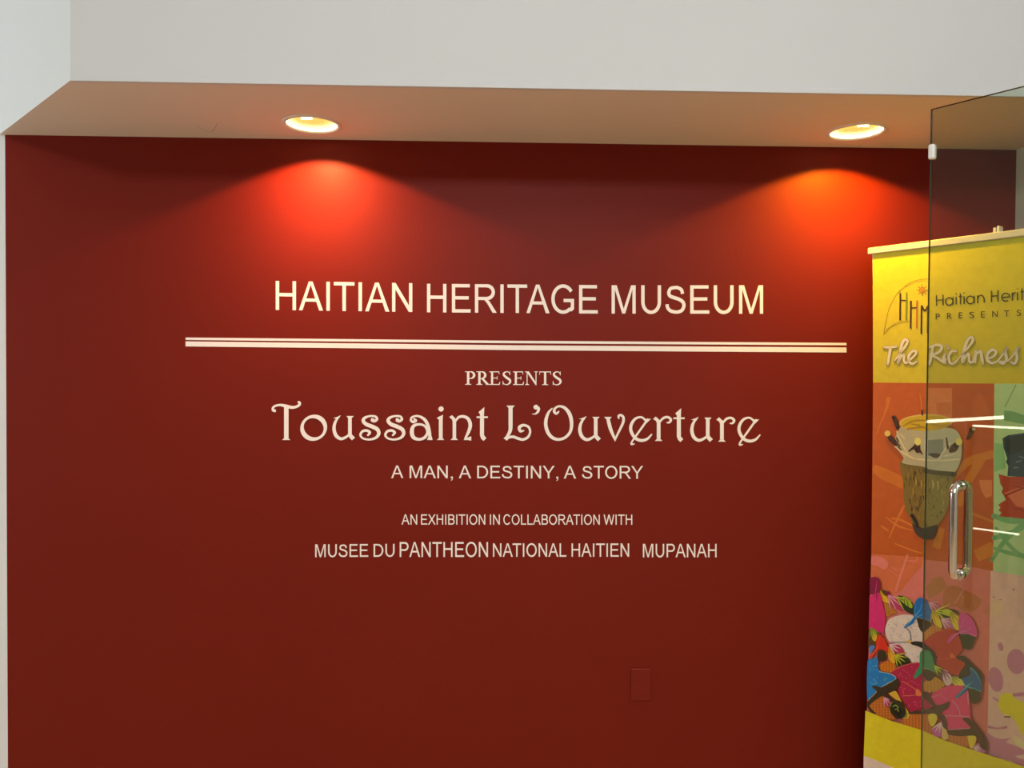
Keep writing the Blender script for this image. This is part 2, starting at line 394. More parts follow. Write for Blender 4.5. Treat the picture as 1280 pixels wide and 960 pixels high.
def word_letters(word, quad, parent):
    """quad = (x0,y_top0,y_base0, x1,y_top1,y_base1) measured; each letter becomes its own mesh"""
    x0, t0, b0, x1, t1, b1 = quad
    pen = 0; lay = []
    for i, ch in enumerate(word):
        l, r, adv = GW[ch]; lay.append((ch, pen, pen+l, pen+r)); pen += adv
        if i+1 < len(word) and word[i:i+2] in ('TA', 'AT'): pen -= 40
    a, z = lay[0][2], lay[-1][3]
    for ch, p, l, r in lay:
        out = []
        for pl in grot(ch):
            q = []
            for vx, vy in pl:
                u = (p+vx-a)/(z-a); v = vy/716; top = t0+u*(t1-t0); bas = b0+u*(b1-b0)
                q.append(wallpt(x0+u*(x1-x0), bas+v*(top-bas)))
            out.append(q)
        wall_letter(out, parent)
def text_line(label, words):
    x0 = words[0][1][0]; x1 = words[-1][1][3]; X, Z = wallpt((x0+x1)/2, words[0][1][2])
    t = empty_at('wall_lettering', label, 'wall text', X, Z)
    for w, q in words: word_letters(w, q, t)
    return t
text_line('large white capitals reading HAITIAN HERITAGE MUSEUM above the double line', [
    ('HAITIAN', (344.7, 351.2, 387.4, 515.4, 354.0, 390.0)),
    ('HERITAGE', (533.8, 354.7, 390.4, 747.2, 356.4, 392.0)),
    ('MUSEUM', (764.5, 356.6, 392.0, 953.8, 356.6, 392.2))])
text_line('small white capitals reading A MAN, A DESTINY, A STORY', [
    ('A', (489.0, 581.9, 597.5, 504.2, 581.9, 597.5)), ('MAN,', (512.0, 582.0, 597.6, 566.0, 582.0, 597.8)),
    ('A', (573.5, 582.1, 597.8, 589.0, 582.1, 597.8)), ('DESTINY,', (596.5, 582.1, 597.8, 697.8, 582.3, 598.1)),
    ('A', (704.7, 582.3, 598.2, 720.2, 582.3, 598.2)), ('STORY', (727.6, 582.3, 598.2, 803.8, 582.5, 598.4))])
text_line('smallest white capitals reading AN EXHIBITION IN COLLABORATION WITH', [
    ('AN', (501.9, 643.0, 655.7, 521.5, 643.0, 655.7)), ('EXHIBITION', (526.3, 643.0, 655.7, 606.6, 643.0, 655.8)),
    ('IN', (612.4, 643.0, 655.8, 624.8, 643.0, 655.8)), ('COLLABORATION', (629.2, 643.0, 655.8, 749.7, 643.2, 655.9)),
    ('WITH', (754.5, 643.2, 655.9, 790.3, 643.2, 655.9))])
text_line('bottom row of white capitals reading MUSEE DU PANTHEON NATIONAL HAITIEN MUPANAH', [
    ('MUSEE', (394.0, 680.4, 696.5, 460.3, 680.0, 696.0)), ('DU', (467.0, 680.0, 696.0, 493.2, 679.8, 695.9)),
    ('PANTHEON', (499.6, 677.5, 696.2, 610.0, 677.5, 696.2)), ('NATIONAL', (616.2, 679.2, 695.9, 707.9, 679.2, 695.9)),
    ('HAITIEN', (714.4, 679.3, 695.9, 786.4, 679.3, 695.9)), ('MUPANAH', (803.6, 679.8, 696.6, 895.7, 679.8, 696.6))])

# ---- serif PRESENTS, drawn with a stem-and-hairline construction (unit: cap height, y down from top)
def arc(cx, cy, rx, ry, a0, a1, w0, w1, n=14):
    out = []
    for k in range(n+1):
        a = math.radians(a0+(a1-a0)*k/n); w = w0 + (w1-w0)*abs(math.cos(a)); out.append((cx+rx*math.cos(a), cy+ry*math.sin(a), w))
    return out
def rect(x0, y0, x1, y1): return [(x0, y0), (x1, y0), (x1, y1), (x0, y1)]
SW, HW = 0.165, 0.062
def serif(ch):
    P = []
    def stem(x, foot=True, head=True, w=SW, ex=0.14):
        P.append(rect(x-w/2, 0, x+w/2, 1))
        if foot: P.append(rect(x-w/2-ex, 1-0.05, x+w/2+ex, 1)); P.append([(x-w/2-0.05, 0.95), (x-w/2, 0.88), (x+w/2, 0.88), (x+w/2+0.05, 0.95)])
        if head: P.append(rect(x-w/2-ex, 0, x+w/2+ex*0.6, 0.05))
    if ch in 'PR':
        stem(0.24); P.append(rect(0.24, 0, 0.42, HW)); P.append(rect(0.24, 0.5, 0.42, 0.5+HW))
        P.extend(stroke_polys(arc(0.40, 0.28, 0.26, 0.25, -90, 90, HW, 0.165), caps=False, n=2))
        if ch == 'R':
            P.append([(0.36, 0.53), (0.55, 0.53), (0.93, 0.96), (0.74, 0.99)]); P.append(rect(0.70, 0.95, 1.0, 1.0))
            return P, 1.0
        return P, 0.72
    if ch == 'E':
        stem(0.24, foot=False, head=False); P.append(rect(0.02, 0, 0.80, HW)); P.append(rect(0.02, 1-HW, 0.84, 1)); P.append(rect(0.24, 0.46, 0.66, 0.46+HW))
        P.append([(0.74, 0), (0.80, 0), (0.82, 0.22), (0.78, 0.22)]); P.append([(0.84, 0.76), (0.88, 0.76), (0.84, 1), (0.74, 1)]); P.append(rect(0.62, 0.36, 0.66, 0.62))
        return P, 0.88
    if ch == 'S':
        P.extend(stroke_polys([(0.62, 0.22, 0.05), (0.55, 0.07, 0.06), (0.36, 0.02, 0.07), (0.15, 0.12, 0.13), (0.14, 0.28, 0.16), (0.36, 0.46, 0.18), (0.60, 0.62, 0.18), (0.64, 0.80, 0.15), (0.48, 0.95, 0.09), (0.26, 0.97, 0.06), (0.10, 0.88, 0.06), (0.06, 0.74, 0.04)]))
        P.append(rect(0.61, 0, 0.65, 0.28)); P.append(rect(0.04, 0.70, 0.08, 1.0))
        return P, 0.74
    if ch == 'N':
        stem(0.18, w=0.07, ex=0.13, head=False); P.append(rect(0.0, 0, 0.3, 0.05)); stem(0.90, w=0.07, foot=False, ex=0.13, head=False); P.append(rect(0.76, 0, 1.06, 0.05))
        P.append([(0.10, 0), (0.32, 0), (0.935, 0.86), (0.935, 1.02), (0.88, 1.02)])
        return P, 1.06
    if ch == 'T':
        stem(0.44, head=False); P.append(rect(0.02, 0, 0.86, HW)); P.append([(0.02, 0), (0.07, 0), (0.05, 0.24), (0.01, 0.24)]); P.append([(0.81, 0), (0.86, 0), (0.87, 0.24), (0.83, 0.24)])
        return P, 0.88
spans = [('P', 100, 217), ('R', 229, 388), ('E', 378, 505), ('S', 528, 632), ('E', 649, 777), ('N', 787, 937), ('T', 950, 1087), ('S', 1100, 1208)]
X, Z = wallpt(641, 481); t = empty_at('wall_lettering', 'small white serif capitals reading PRESENTS under the double line', 'wall text', X, Z)
for ch, a, b in spans:
    P, wd = serif(ch); x0 = 570+a/9.143; x1 = 570+b/9.143; u = ((x0+x1)/2-581)/121; y0 = 464.2+0.2*u; y1 = 480.9+0.5*u
    wall_letter([[wallpt(x0+px/wd*(x1-x0), y0+py*(y1-y0)) for px, py in pl] for pl in P], t)

# ---- ornamental title, each letter built from brush strokes
X, Z = wallpt(645, 551)
title = empty_at('wall_lettering', 'ornate curly white lettering reading Toussaint L\'Ouverture', 'wall text', X, Z)
def orn(ox, strokes=(), polys=(), closed=None, dx=0, dy=0):
    P = []
    for s in strokes: P.extend(stroke_polys(s))
    for s in (closed or ()): P.extend(stroke_polys(s, closed=True))
    P.extend(polys)
    wall_letter([[wallpt(ox+(x+dx)/12.8, 490+(y+dy)/12.8) for x, y in pl] for pl in P], title)
# T
orn(335, [[(112, 306, 34), (82, 292, 40), (80, 255, 36), (118, 222, 34), (200, 208, 38), (285, 225, 52), (380, 246, 48), (450, 237, 42), (500, 208, 40), (512, 175, 34), (490, 160, 32)]],
    [disc(105, 298, 24), disc(496, 165, 20), rect(258, 230, 330, 748), [(225, 768), (262, 738), (325, 738), (360, 768)]])
def ring(cx, cy, rx, ry, wb, wv, ph=45):
    out = []
    for k in range(16):
        a = 2*math.pi*k/16; out.append((cx+rx*math.cos(a), cy+ry*math.sin(a), wb+wv*math.cos(2*(a+math.radians(ph)))))
    return out
orn(335, closed=[ring(732, 572, 186, 181, 56, 15)])
U_ST = [[(245, 430, 34), (200, 520, 46), (190, 620, 54), (225, 715, 56), (300, 762, 48), (380, 735, 40), (435, 690, 30)]]
U_PO = [[(175, 432), (240, 412), (298, 385), (262, 445), (230, 470), (222, 440)], rect(414, 400, 472, 705), [(388, 398), (505, 398), (472, 432), (414, 432)], [(415, 690), (472, 690), (525, 745), (475, 787), (428, 735)]]
orn(335, U_ST, U_PO, dx=868, dy=-14)
def s_letter(dx):
    orn(425, [[(512, 432, 30), (515, 455, 44), (552, 466, 44), (592, 435, 42), (565, 392, 36), (480, 385, 32), (400, 412, 44), (372, 460, 54), (420, 515, 60), (520, 555, 62), (600, 600, 60), (620, 670, 54), (572, 732, 42), (470, 760, 32), (372, 742, 32), (328, 690, 36), (360, 630, 40), (430, 616, 42), (478, 648, 42), (448, 690, 32)]], [disc(522, 448, 30)], dx=dx)
s_letter(0); s_letter(398)
orn(515, [[(25, 425, 20), (60, 455, 44), (20, 478, 44), (-18, 450, 36), (5, 400, 32), (95, 385, 34), (190, 430, 48), (245, 510, 54), (275, 620, 54), (290, 735, 48)]],
    [disc(55, 458, 28), [(240, 768), (262, 715), (318, 715), (330, 768)]], closed=[[(-2, 637, 64), (25, 545, 52), (115, 517, 38), (205, 545, 36), (248, 640, 40), (205, 725, 46), (115, 757, 44), (25, 725, 60)]])
orn(515, [], [disc(465, 272, 42, 24), rect(430, 400, 490, 745), [(395, 420), (430, 395), (496, 365), (490, 450), (430, 440)], [(396, 768), (430, 738), (490, 738), (517, 768)]])
orn(515, [[(700, 460, 30), (750, 402, 40), (830, 393, 46), (900, 432, 52), (932, 520, 58), (912, 620, 52), (852, 740, 30)]],
    [rect(650, 470, 706, 745), [(595, 400), (640, 370), (700, 430), (706, 475), (650, 475), (640, 440)], [(613, 768), (650, 738), (706, 738), (737, 768)], [(825, 768), (855, 733), (893, 728), (948, 708), (948, 778), (890, 768)]])
T_PO = [rect(1088, 320, 1152, 700), [(1065, 322), (1157, 243), (1152, 350), (1088, 360)], rect(1033, 389, 1213, 417), [(1088, 695), (1150, 690), (1190, 738), (1145, 783), (1108, 750)]]
orn(515, [], T_PO)
# L ' O
orn(620, [[(233, 500, 66), (230, 600, 60), (205, 670, 52), (165, 735, 46)], [(190, 732, 36), (270, 716, 44), (350, 742, 44), (430, 760, 42), (510, 722, 40), (546, 640, 36), (520, 560, 38), (440, 530, 42), (375, 565, 52), (388, 625, 44), (440, 618, 26)]],
    [rect(200, 235, 266, 540), [(165, 217), (300, 217), (266, 256), (200, 256)], [(120, 738), (165, 705), (215, 735), (175, 780)]])
orn(620, [[(640, 250, 40), (680, 262, 48), (668, 318, 38), (625, 350, 22), (578, 352, 8)]], [disc(638, 242, 38, 18)])
orn(620, [[(898, 263, 20), (842, 325, 38), (803, 430, 52), (798, 540, 56), (835, 655, 56), (910, 735, 52), (1010, 758, 44), (1110, 725, 44), (1190, 630, 46), (1208, 490, 56), (1175, 350, 60), (1100, 255, 48), (1010, 228, 34), (945, 262, 36), (932, 315, 44), (968, 345, 38), (1003, 312, 22)]])
# u v e r t u r e
orn(710, U_ST, U_PO)
orn(710, [[(640, 430, 56), (680, 590, 56), (752, 762, 34)], [(752, 758, 30), (820, 620, 36), (880, 490, 42), (884, 405, 42), (845, 370, 38), (808, 385, 34), (812, 420, 24)]],
    [[(575, 398), (700, 398), (668, 435), (612, 435)], [(722, 720), (750, 797), (785, 728)]])
E_ST = [[(250, 440, 34), (65, 700, 32), (0, 795, 28), (-8, 835, 32), (35, 830, 18)], [(215, 452, 34), (150, 403, 32), (62, 422, 38), (0, 495, 46), (-22, 580, 50), (0, 665, 50), (62, 745, 50), (150, 775, 48), (240, 752, 40), (312, 680, 22)]]
E_PO = [[(175, 415), (235, 433), (302, 428), (235, 495), (200, 480), (205, 455)]]
orn(790, E_ST, E_PO)
R_ST = [[(448, 475, 30), (500, 418, 38), (570, 402, 38), (620, 440, 42), (598, 485, 34), (560, 490, 22)]]
R_PO = [rect(396, 470, 455, 750), [(337, 432), (378, 393), (450, 455), (455, 490), (396, 500), (385, 465)], [(365, 783), (396, 752), (455, 752), (487, 783)]]
orn(790, R_ST, R_PO)
orn(790, [], T_PO, dx=-371, dy=17)
orn(790, U_ST, U_PO, dx=768, dy=11)
orn(860, R_ST, R_PO, dx=116, dy=12)
orn(860, E_ST, E_PO, dx=836, dy=10)

# ---- double rule: two strips of vinyl
def rule(name, label, top, bot):
    xs = [232, 420, 640, 850, 1058]
    b = bmesh.new(); up = []; dn = []
    for i, x in enumerate(xs):
        for lst, yy in ((up, top[i]), (dn, bot[i])):
            X, Z = wallpt(x, yy); lst.append((b.verts.new((X, WY, Z)), b.verts.new((X, D, Z))))
    for i in range(len(xs)-1):
        b.faces.new((dn[i][0], dn[i+1][0], up[i+1][0], up[i][0])); b.faces.new((up[i][0], up[i+1][0], up[i+1][1], up[i][1])); b.faces.new((dn[i][1], dn[i+1][1], dn[i+1][0], dn[i][0]))
    b.faces.new((up[0][0], up[0][1], dn[0][1], dn[0][0])); b.faces.new((up[-1][1], up[-1][0], dn[-1][0], dn[-1][1]))
    tag(obj(name, b, M_vinyl), label, 'line')
rule('vinyl_rule', 'thin white upper line of the double rule across the red wall', [421.9, 423.8, 426.0, 427.3, 428.6], [424.9, 426.8, 429.0, 430.4, 431.6])
rule('vinyl_rule', 'thicker white lower line of the double rule across the red wall', [426.7, 429.0, 431.6, 433.0, 434.3], [433.0, 435.0, 437.6, 439.3, 440.6])

# ------------------------------------------------------------------ painted blank cover plate
t = thing('cover_plate', 'small blank rectangular cover plate painted red low on the wall', 'wall plate', (0.5355, D, EYE-1.102))
b = bmesh.new(); add_box(b, -0.035, 0.035, -0.0070, 0, -0.057, 0.057, 0.0022); obj('plate', b, M_plate, t)
for dz in (-0.041, 0.041):
    b = bmesh.new(); rr = add_lathe(b, [(0.0032, 0), (0.0032, 0.0008), (0.0005, 0.0012)], 16); b.faces.new(rr[-1])
    for v in b.verts: v.co = Vector((v.co.x, -0.0064-v.co.z, v.co.y+dz))
    obj('screw', b, M_red, t)

# hairline crack in the soffit paint
def soffpt(x, y):
    v = ray(x, y); k = (HZ-EYE)/v.z; return (v.x*k, v.y*k)
b = bmesh.new()
for pl in stroke_polys([(*soffpt(246, 157), .0008), (*soffpt(254, 162.5), .0012), (*soffpt(262, 165), .0016), (*soffpt(268, 161), .0012), (*soffpt(272, 153), .0007)], caps=False):
    b.faces.new([b.verts.new((x, y, HZ-0.0003)) for x, y in pl])
obj('crack', b, M_crack, bulk)

# ------------------------------------------------------------------ roll-up banner
BU = Vector((0.595, -0.804, 0)).normalized()     # along the banner, away from the wall
BN = Vector((-BU.y*-1, 0, 0)); BN = Vector((-abs(BU.y), -abs(BU.x), 0))  # towards the viewer
BD = 2.595
v = ray(1090.3, 320); B0 = Vector((v.x*BD/v.y, BD, 0))           # foot of cloth's left edge
BW = 0.85
v = ray(1090.3, 317); BTOP = EYE + v.z*BD/v.y                    # cloth top height
def bproj(x, y):
    """measured point -> (u, z) on the banner plane"""
    r = ray(x, y); o = Vector((0, 0, EYE)); k = (B0-o).dot(BN)/r.dot(BN); p = o + r*k
    return ((p-B0).dot(BU), p.z)
banner = thing('roll_up_banner', 'tall colourful roll-up banner with a drum photo behind the glass door', 'banner', (B0.x+BU.x*BW/2, B0.y+BU.y*BW/2, 0))
ORG = Vector(banner.location)
def b3(u, z, off): return B0 + BU*u + BN*off + Vector((0, 0, z))
def edge_in(z):   # the cloth's left edge curls slightly inwards half way down
    tt = max(0, min(1, (BTOP-z)/1.75)); return 0.0125*math.sin(math.pi*tt)**0.8 if 0 < tt < 1 else 0
ZB = 0.10
def clip(poly, f):
    out = []
    for i in range(len(poly)):
        a, c = poly[i], poly[(i+1) % len(poly)]; fa, fc = f(a), f(c)
        if fa >= 0: out.append(a)
        if (fa >= 0) != (fc >= 0):
            k = fa/(fa-fc); out.append((a[0]+(c[0]-a[0])*k, a[1]+(c[1]-a[1])*k))
    return out
def densify(poly, d=0.04):
    out = []
    for i in range(len(poly)):
        a, c = poly[i], poly[(i+1) % len(poly)]; n = max(1, int(math.hypot(a[0]-c[0], a[1]-c[1])/d))
        for k in range(n): out.append((a[0]+(c[0]-a[0])*k/n, a[1]+(c[1]-a[1])*k/n))
    return out
LIT = (0.95, 0.88, 0.74)       # colour of the lamp light the prints were read under
GAIN = 1.32
def ink(c, glass=False):
    l = lin(c); g = GAIN*(1.45 if glass else 1.0)
    return tuple(min(0.92, a*g/b_) for a, b_ in zip(l, LIT)) + (1.0,)
class Print:
    n = 0
    def __init__(self, name): self.name = name; self.items = []
    def poly(self, pts, col, glass=False):
        Print.n += 1
        self.items.append((pts, ink(col, glass), Print.n)); return self
    def sm(self, pts, col, glass=False, n=5):
        return self.poly([(p[0], p[1]) for p in catmull([(x, y, 0) for x, y in pts], n, True)], col, glass)
    def st(self, pts, col, glass=False, n=6, caps=True, closed=False):
        Print.n += 1; c = ink(col, glass)
        for pl in stroke_polys(pts, closed, caps, n): self.items.append((pl, c, Print.n))
        return self
    def build(self, parent, off0=0.0002):
        bm = bmesh.new(); lay = bm.loops.layers.float_color.new('ink')
        for pts, c, k in self.items:
            pl = densify([bproj(*p) for p in pts])
            pl = [(u-edge_in(z), z) for u, z in pl]
            pl = clip(pl, lambda p: p[0]); 
            if len(pl) < 3: continue
            pl = [(u+edge_in(z), z) for u, z in pl]
            pl = clip(pl, lambda p: BW-p[0]); pl = clip(pl, lambda p: BTOP-p[1]); pl = clip(pl, lambda p: p[1]-ZB)
            if len(pl) < 3: continue
            off = off0 + k*0.000012
            vs = [bm.verts.new(b3(u, z, off)-ORG) for u, z in pl]
            for tr in tessellate_polygon([[Vector((u, z, 0)) for u, z in pl]]):
                try: f = bm.faces.new([vs[q] for q in tr])
                except ValueError: continue
                f.normal_update()
                if f.normal.dot(BN) < 0: f.normal_flip()
                for lp in f.loops: lp[lay] = c
        return obj(self.name, bm, M_print, parent)
# the cloth itself: a sheet with thickness
def cloth():
    bm = bmesh.new(); lay = bm.loops.layers.float_color.new('ink'); N = 40; cols = []
    for i in range(N+1):
        z = ZB + (BTOP+0.006-ZB)*i/N
        cols.append([bm.verts.new(b3(u, z, o)-ORG) for u, o in ((edge_in(z), 0), (BW, 0), (BW, -0.001), (edge_in(z), -0.001))])
    for a, c in zip(cols, cols[1:]):
        for k in range(4): bm.faces.new((a[k], a[(k+1) % 4], c[(k+1) % 4], c[k]))
    bmesh.ops.recalc_face_normals(bm, faces=bm.faces)
    for f in bm.faces:
        for lp in f.loops: lp[lay] = ink((225, 215, 200))
    return obj('cloth', bm, M_print, banner)
cl = cloth()
YEL, ORA = (222, 192, 38), (181, 88, 24)
def C(ox, oy, s=9.6): return lambda pts: [((ox+p[0]/s), (oy+p[1]/s), *( [p[2]/s] if len(p) > 2 else [])) for p in pts]
L0 = C(1070, 280, 4.571); R3 = C(1070, 460, 4.0)
A1 = C(1080, 290); A2 = C(1180, 290); A3 = C(1080, 390); A4 = C(1180, 390); A5 = C(1080, 490); A6 = C(1180, 490); A7 = C(1080, 590); A8 = C(1180, 590)
L1 = C(1080, 690); L2 = C(1180, 690); L3 = C(1080, 780); L4 = C(1180, 780); L5 = C(1080, 860); L6 = C(1180, 860)
# colour fields
g = Print('colour_field')
g.poly([(1060, 290), (1560, 230), (1560, 482), (1243, 479.5), (1060, 478)], (194, 179, 36))  # yellow ink darkened here to offset the lamp shining on the top
g.build(cl)
g = Print('colour_field')
g.poly([(1060, 478), (1243, 479.5), (1241.5, 714), (1180, 702), (1060, 690)], ORA)
for s in ([(165, 145, 22), (150, 210, 12), (125, 270, 8), (103, 330, 6)], [(85, 500, 40), (150, 535, 58), (205, 560, 56), (245, 585, 50)]): g.st(R3(s), (194, 110, 28), caps=False)
for s in ([(240, 690, 12), (205, 760, 12), (165, 850, 5)], [(180, 752, 8), (230, 762, 10), (300, 800, 8)], [(130, 792, 10), (160, 812, 8)], [(195, 878, 6), (290, 915, 8), (330, 925, 5)], [(150, 745, 5), (210, 790, 9), (285, 812, 5)], [(320, 130, 4), (330, 220, 6)]): g.st(R3(s), (205, 118, 42))
for s in ([(640, 440, 34), (600, 500, 44), (545, 600, 36), (520, 690, 26)], [(480, 560, 20), (560, 470, 40), (690, 430, 40)], [(430, 800, 30), (400, 900, 46)], [(600, 940, 60), (690, 900, 70)], [(560, 720, 14), (690, 770, 12)]): g.st(R3(s), (166, 100, 26), True, caps=False)
g.poly(R3([(615, 560), (680, 560), (680, 640), (650, 650), (625, 610)]), (180, 105, 55), True)
g.poly(R3([(360, 100), (480, 100), (480, 290), (360, 270)]), (176, 104, 56), True); g.poly(R3([(400, 175), (475, 170), (475, 230), (405, 232)]), (166, 92, 44), True)
g.sm(R3([(600, 150), (615, 125), (640, 150), (665, 240), (590, 245), (585, 200)]), (160, 80, 28), True)
g.build(cl)
g = Print('colour_field')
g.poly([(1243, 479.5), (1560, 482), (1560, 765), (1280, 720), (1241.5, 714)], (146, 176, 124), True)
g.st(R3([(800, 85, 6), (745, 195, 6)]), (110, 140, 95), True)
g.poly(R3([(740, 212), (790, 218), (850, 240), (1100, 300), (1100, 330), (740, 262)]), (98, 140, 92), True)
g.poly(R3([(692, 375), (735, 378), (750, 500), (692, 520)]), (112, 160, 106), True)
for s in ([(690, 740, 26), (800, 765, 30), (1000, 740, 26)], [(690, 850, 22), (760, 830, 26), (850, 790, 20)], [(680, 960, 20), (740, 870, 24), (850, 760, 20)], [(700, 800, 14), (780, 900, 20), (860, 960, 16)], [(690, 900, 14), (790, 930, 22), (1000, 960, 20)], [(930, 700, 30), (900, 1000, 30)], [(1100, 700, 40), (1060, 1040, 40)]): g.st(R3(s), (100, 148, 98), True)
g.poly(R3([(733, 352), (760, 336), (840, 325), (1120, 280), (1180, 330), (1170, 548), (850, 546), (757, 540), (762, 490), (750, 470), (757, 452), (738, 400)]), (44, 60, 66), True)
g.poly(R3([(750, 352), (840, 332), (1120, 300), (1100, 380), (850, 400), (770, 440), (745, 400)]), (38, 48, 46), True)
for s in ([(790, 500, 3), (812, 497, 2)], [(800, 470, 3), (830, 462, 2)], [(815, 440, 2), (840, 450, 3)]): g.st(R3(s), (120, 135, 140), True)
g.poly(R3([(713, 530), (760, 543), (1170, 548), (1160, 775), (840, 754), (715, 741), (727, 722), (712, 712), (722, 700), (712, 682), (748, 660), (742, 640), (728, 622), (735, 600), (722, 580)]), (143, 56, 28), True)
g.poly(R3([(740, 625), (840, 590), (1000, 600), (1000, 690), (850, 700), (800, 690), (770, 650)]), (172, 92, 58), True)
for s in ([(745, 640, 8), (800, 615, 10), (860, 590, 6)], [(790, 700, 6), (860, 720, 8)], [(780, 590, 5), (860, 605, 5)]): g.st(R3(s), (120, 44, 22), True)
g.build(cl)
g = Print('colour_field')
g.poly([(1060, 690), (1180, 702), (1241.5, 714), (1238, 945), (1180, 925), (1060, 880)], (205, 118, 104))
g.poly(L1([(0, 20), (720, 60), (700, 160), (430, 480), (360, 500), (180, 480), (0, 400)]), (200, 108, 64))
g.sm(L1([(80, 60), (180, 55), (270, 100), (290, 165), (240, 210), (170, 170), (80, 140)]), (212, 122, 108))
for s in ([(520, 40, 26), (440, 280, 30), (380, 470, 30)], [(300, 205, 8), (400, 290, 6)], [(500, 95, 10), (620, 110, 16), (640, 60, 14)], [(330, 180, 8), (400, 220, 10)]): g.st(L1(s), (216, 128, 104))
g.poly(L1([(740, 430), (830, 310), (940, 290), (1000, 420), (900, 500), (780, 560)]), (150, 98, 58), True)
g.sm(L2([(0, 480), (100, 400), (240, 450), (440, 560), (400, 680), (280, 720), (130, 650), (0, 640)]), (152, 92, 54), True)
g.st(L2([(250, 430, 16), (130, 620, 14)]), (172, 108, 92), True)
g.sm(L2([(500, 720), (560, 640), (600, 700), (560, 800)]), (160, 104, 66), True)
g.build(cl)
g = Print('colour_field')
g.poly([(1238.5, 713.4), (1280, 720), (1560, 765), (1560, 1060), (1234, 945)], (184, 152, 138), True)
g.sm(L2([(590, 600), (660, 590), (700, 640), (690, 740), (600, 760)]), (190, 158, 122), True)
PUR = (158, 106, 126)
g.sm(L4([(650, 235), (690, 225), (715, 275), (700, 320), (665, 310)]), PUR, True)
g.poly([(p[0], p[1]) for p in L4(ellipse(870, 450, 112, 152, -0.1))], PUR, True)
g.poly([(p[0], p[1]) for p in L4(ellipse(622, 665, 88, 152, -0.2))], PUR, True)
g.st(L4([(590, 885, 20), (655, 920, 26)]), PUR, True); g.st(L4([(840, 850, 40), (1000, 840, 50), (1200, 850, 40)]), PUR, True)
g.st(L6([(545, 465, 36), (640, 485, 22), (745, 470, 36)]), PUR, True)
g.sm(L6([(500, 540), (600, 585), (700, 610), (800, 600), (750, 650), (880, 700), (1000, 780), (860, 820), (1040, 880), (1300, 960), (1300, 1100), (900, 920), (740, 850), (500, 800)]), PUR, True)
g.sm(L6([(820, 560), (900, 600), (1100, 760), (1000, 740), (860, 680)]), (196, 170, 130), True)
for e in ((835, 450, 12, 10), (600, 540, 16, 6), (680, 570, 14, 5)): g.poly([(p[0], p[1]) for p in L2(ellipse(*e))], (110, 90, 88), True)
g.sm(L6([(690, 75), (760, 60), (810, 70), (860, 130), (950, 170), (1150, 230), (1300, 420), (1250, 700), (1100, 720), (960, 585), (900, 480), (840, 380), (780, 330), (710, 310), (655, 220), (660, 150)]), (206, 196, 30), True)
g.st(L6([(725, 345, 14), (790, 345, 18)]), (70, 70, 50), True)
g.build(cl)
# logo
g = Print('printed_logo'); DK = (62, 36, 16)
for s in ([(238, 1225, 4), (252, 1140, 4), (290, 955, 4), (335, 850, 4), (400, 740, 5), (500, 645, 5), (600, 590, 5), (700, 567, 5), (775, 562, 5)], [(420, 725, 3), (510, 655, 3), (610, 608, 3), (700, 590, 3), (775, 588, 3)],
          [(240, 1228, 5), (300, 1150, 5), (400, 1090, 5), (470, 1070, 5), (540, 1070, 4)], [(262, 1215, 3), (330, 1140, 3), (420, 1100, 3), (540, 1086, 3)]): g.st(A1(s), (120, 88, 20))
g.st(A1([(p[0], p[1], 8) for p in ellipse(700, 700, 32, 34, 0, 14)]), (160, 92, 28), closed=True); g.poly([(p[0], p[1]) for p in A1(ellipse(700, 700, 22, 24))], (186, 120, 40))
for k in range(8):
    a = k*math.pi/4; g.st(A1([(700+42*math.cos(a), 700+42*math.sin(a), 9), (700+66*math.cos(a), 700+66*math.sin(a), 7)]), (138, 76, 24), caps=False)
def bar(x, y0, y1, col, w=20): g.st(A1([(x, y0, w), (x-4, y1, w)]), col, caps=False)
bar(439, 730, 1062, DK); bar(513, 722, 1060, (118, 130, 30)); g.st(A1([(445, 818, 16), (505, 822, 14)]), DK)
bar(565, 825, 1160, DK); bar(638, 818, 1158, (178, 110, 34)); g.st(A1([(570, 912, 16), (630, 908, 14)]), DK)
bar(693, 882, 1222, DK); bar(765, 905, 1215, (98, 84, 26), 14); g.st(A1([(697, 890, 20), (732, 945, 22), (768, 890, 18)]), DK)
g.build(cl)
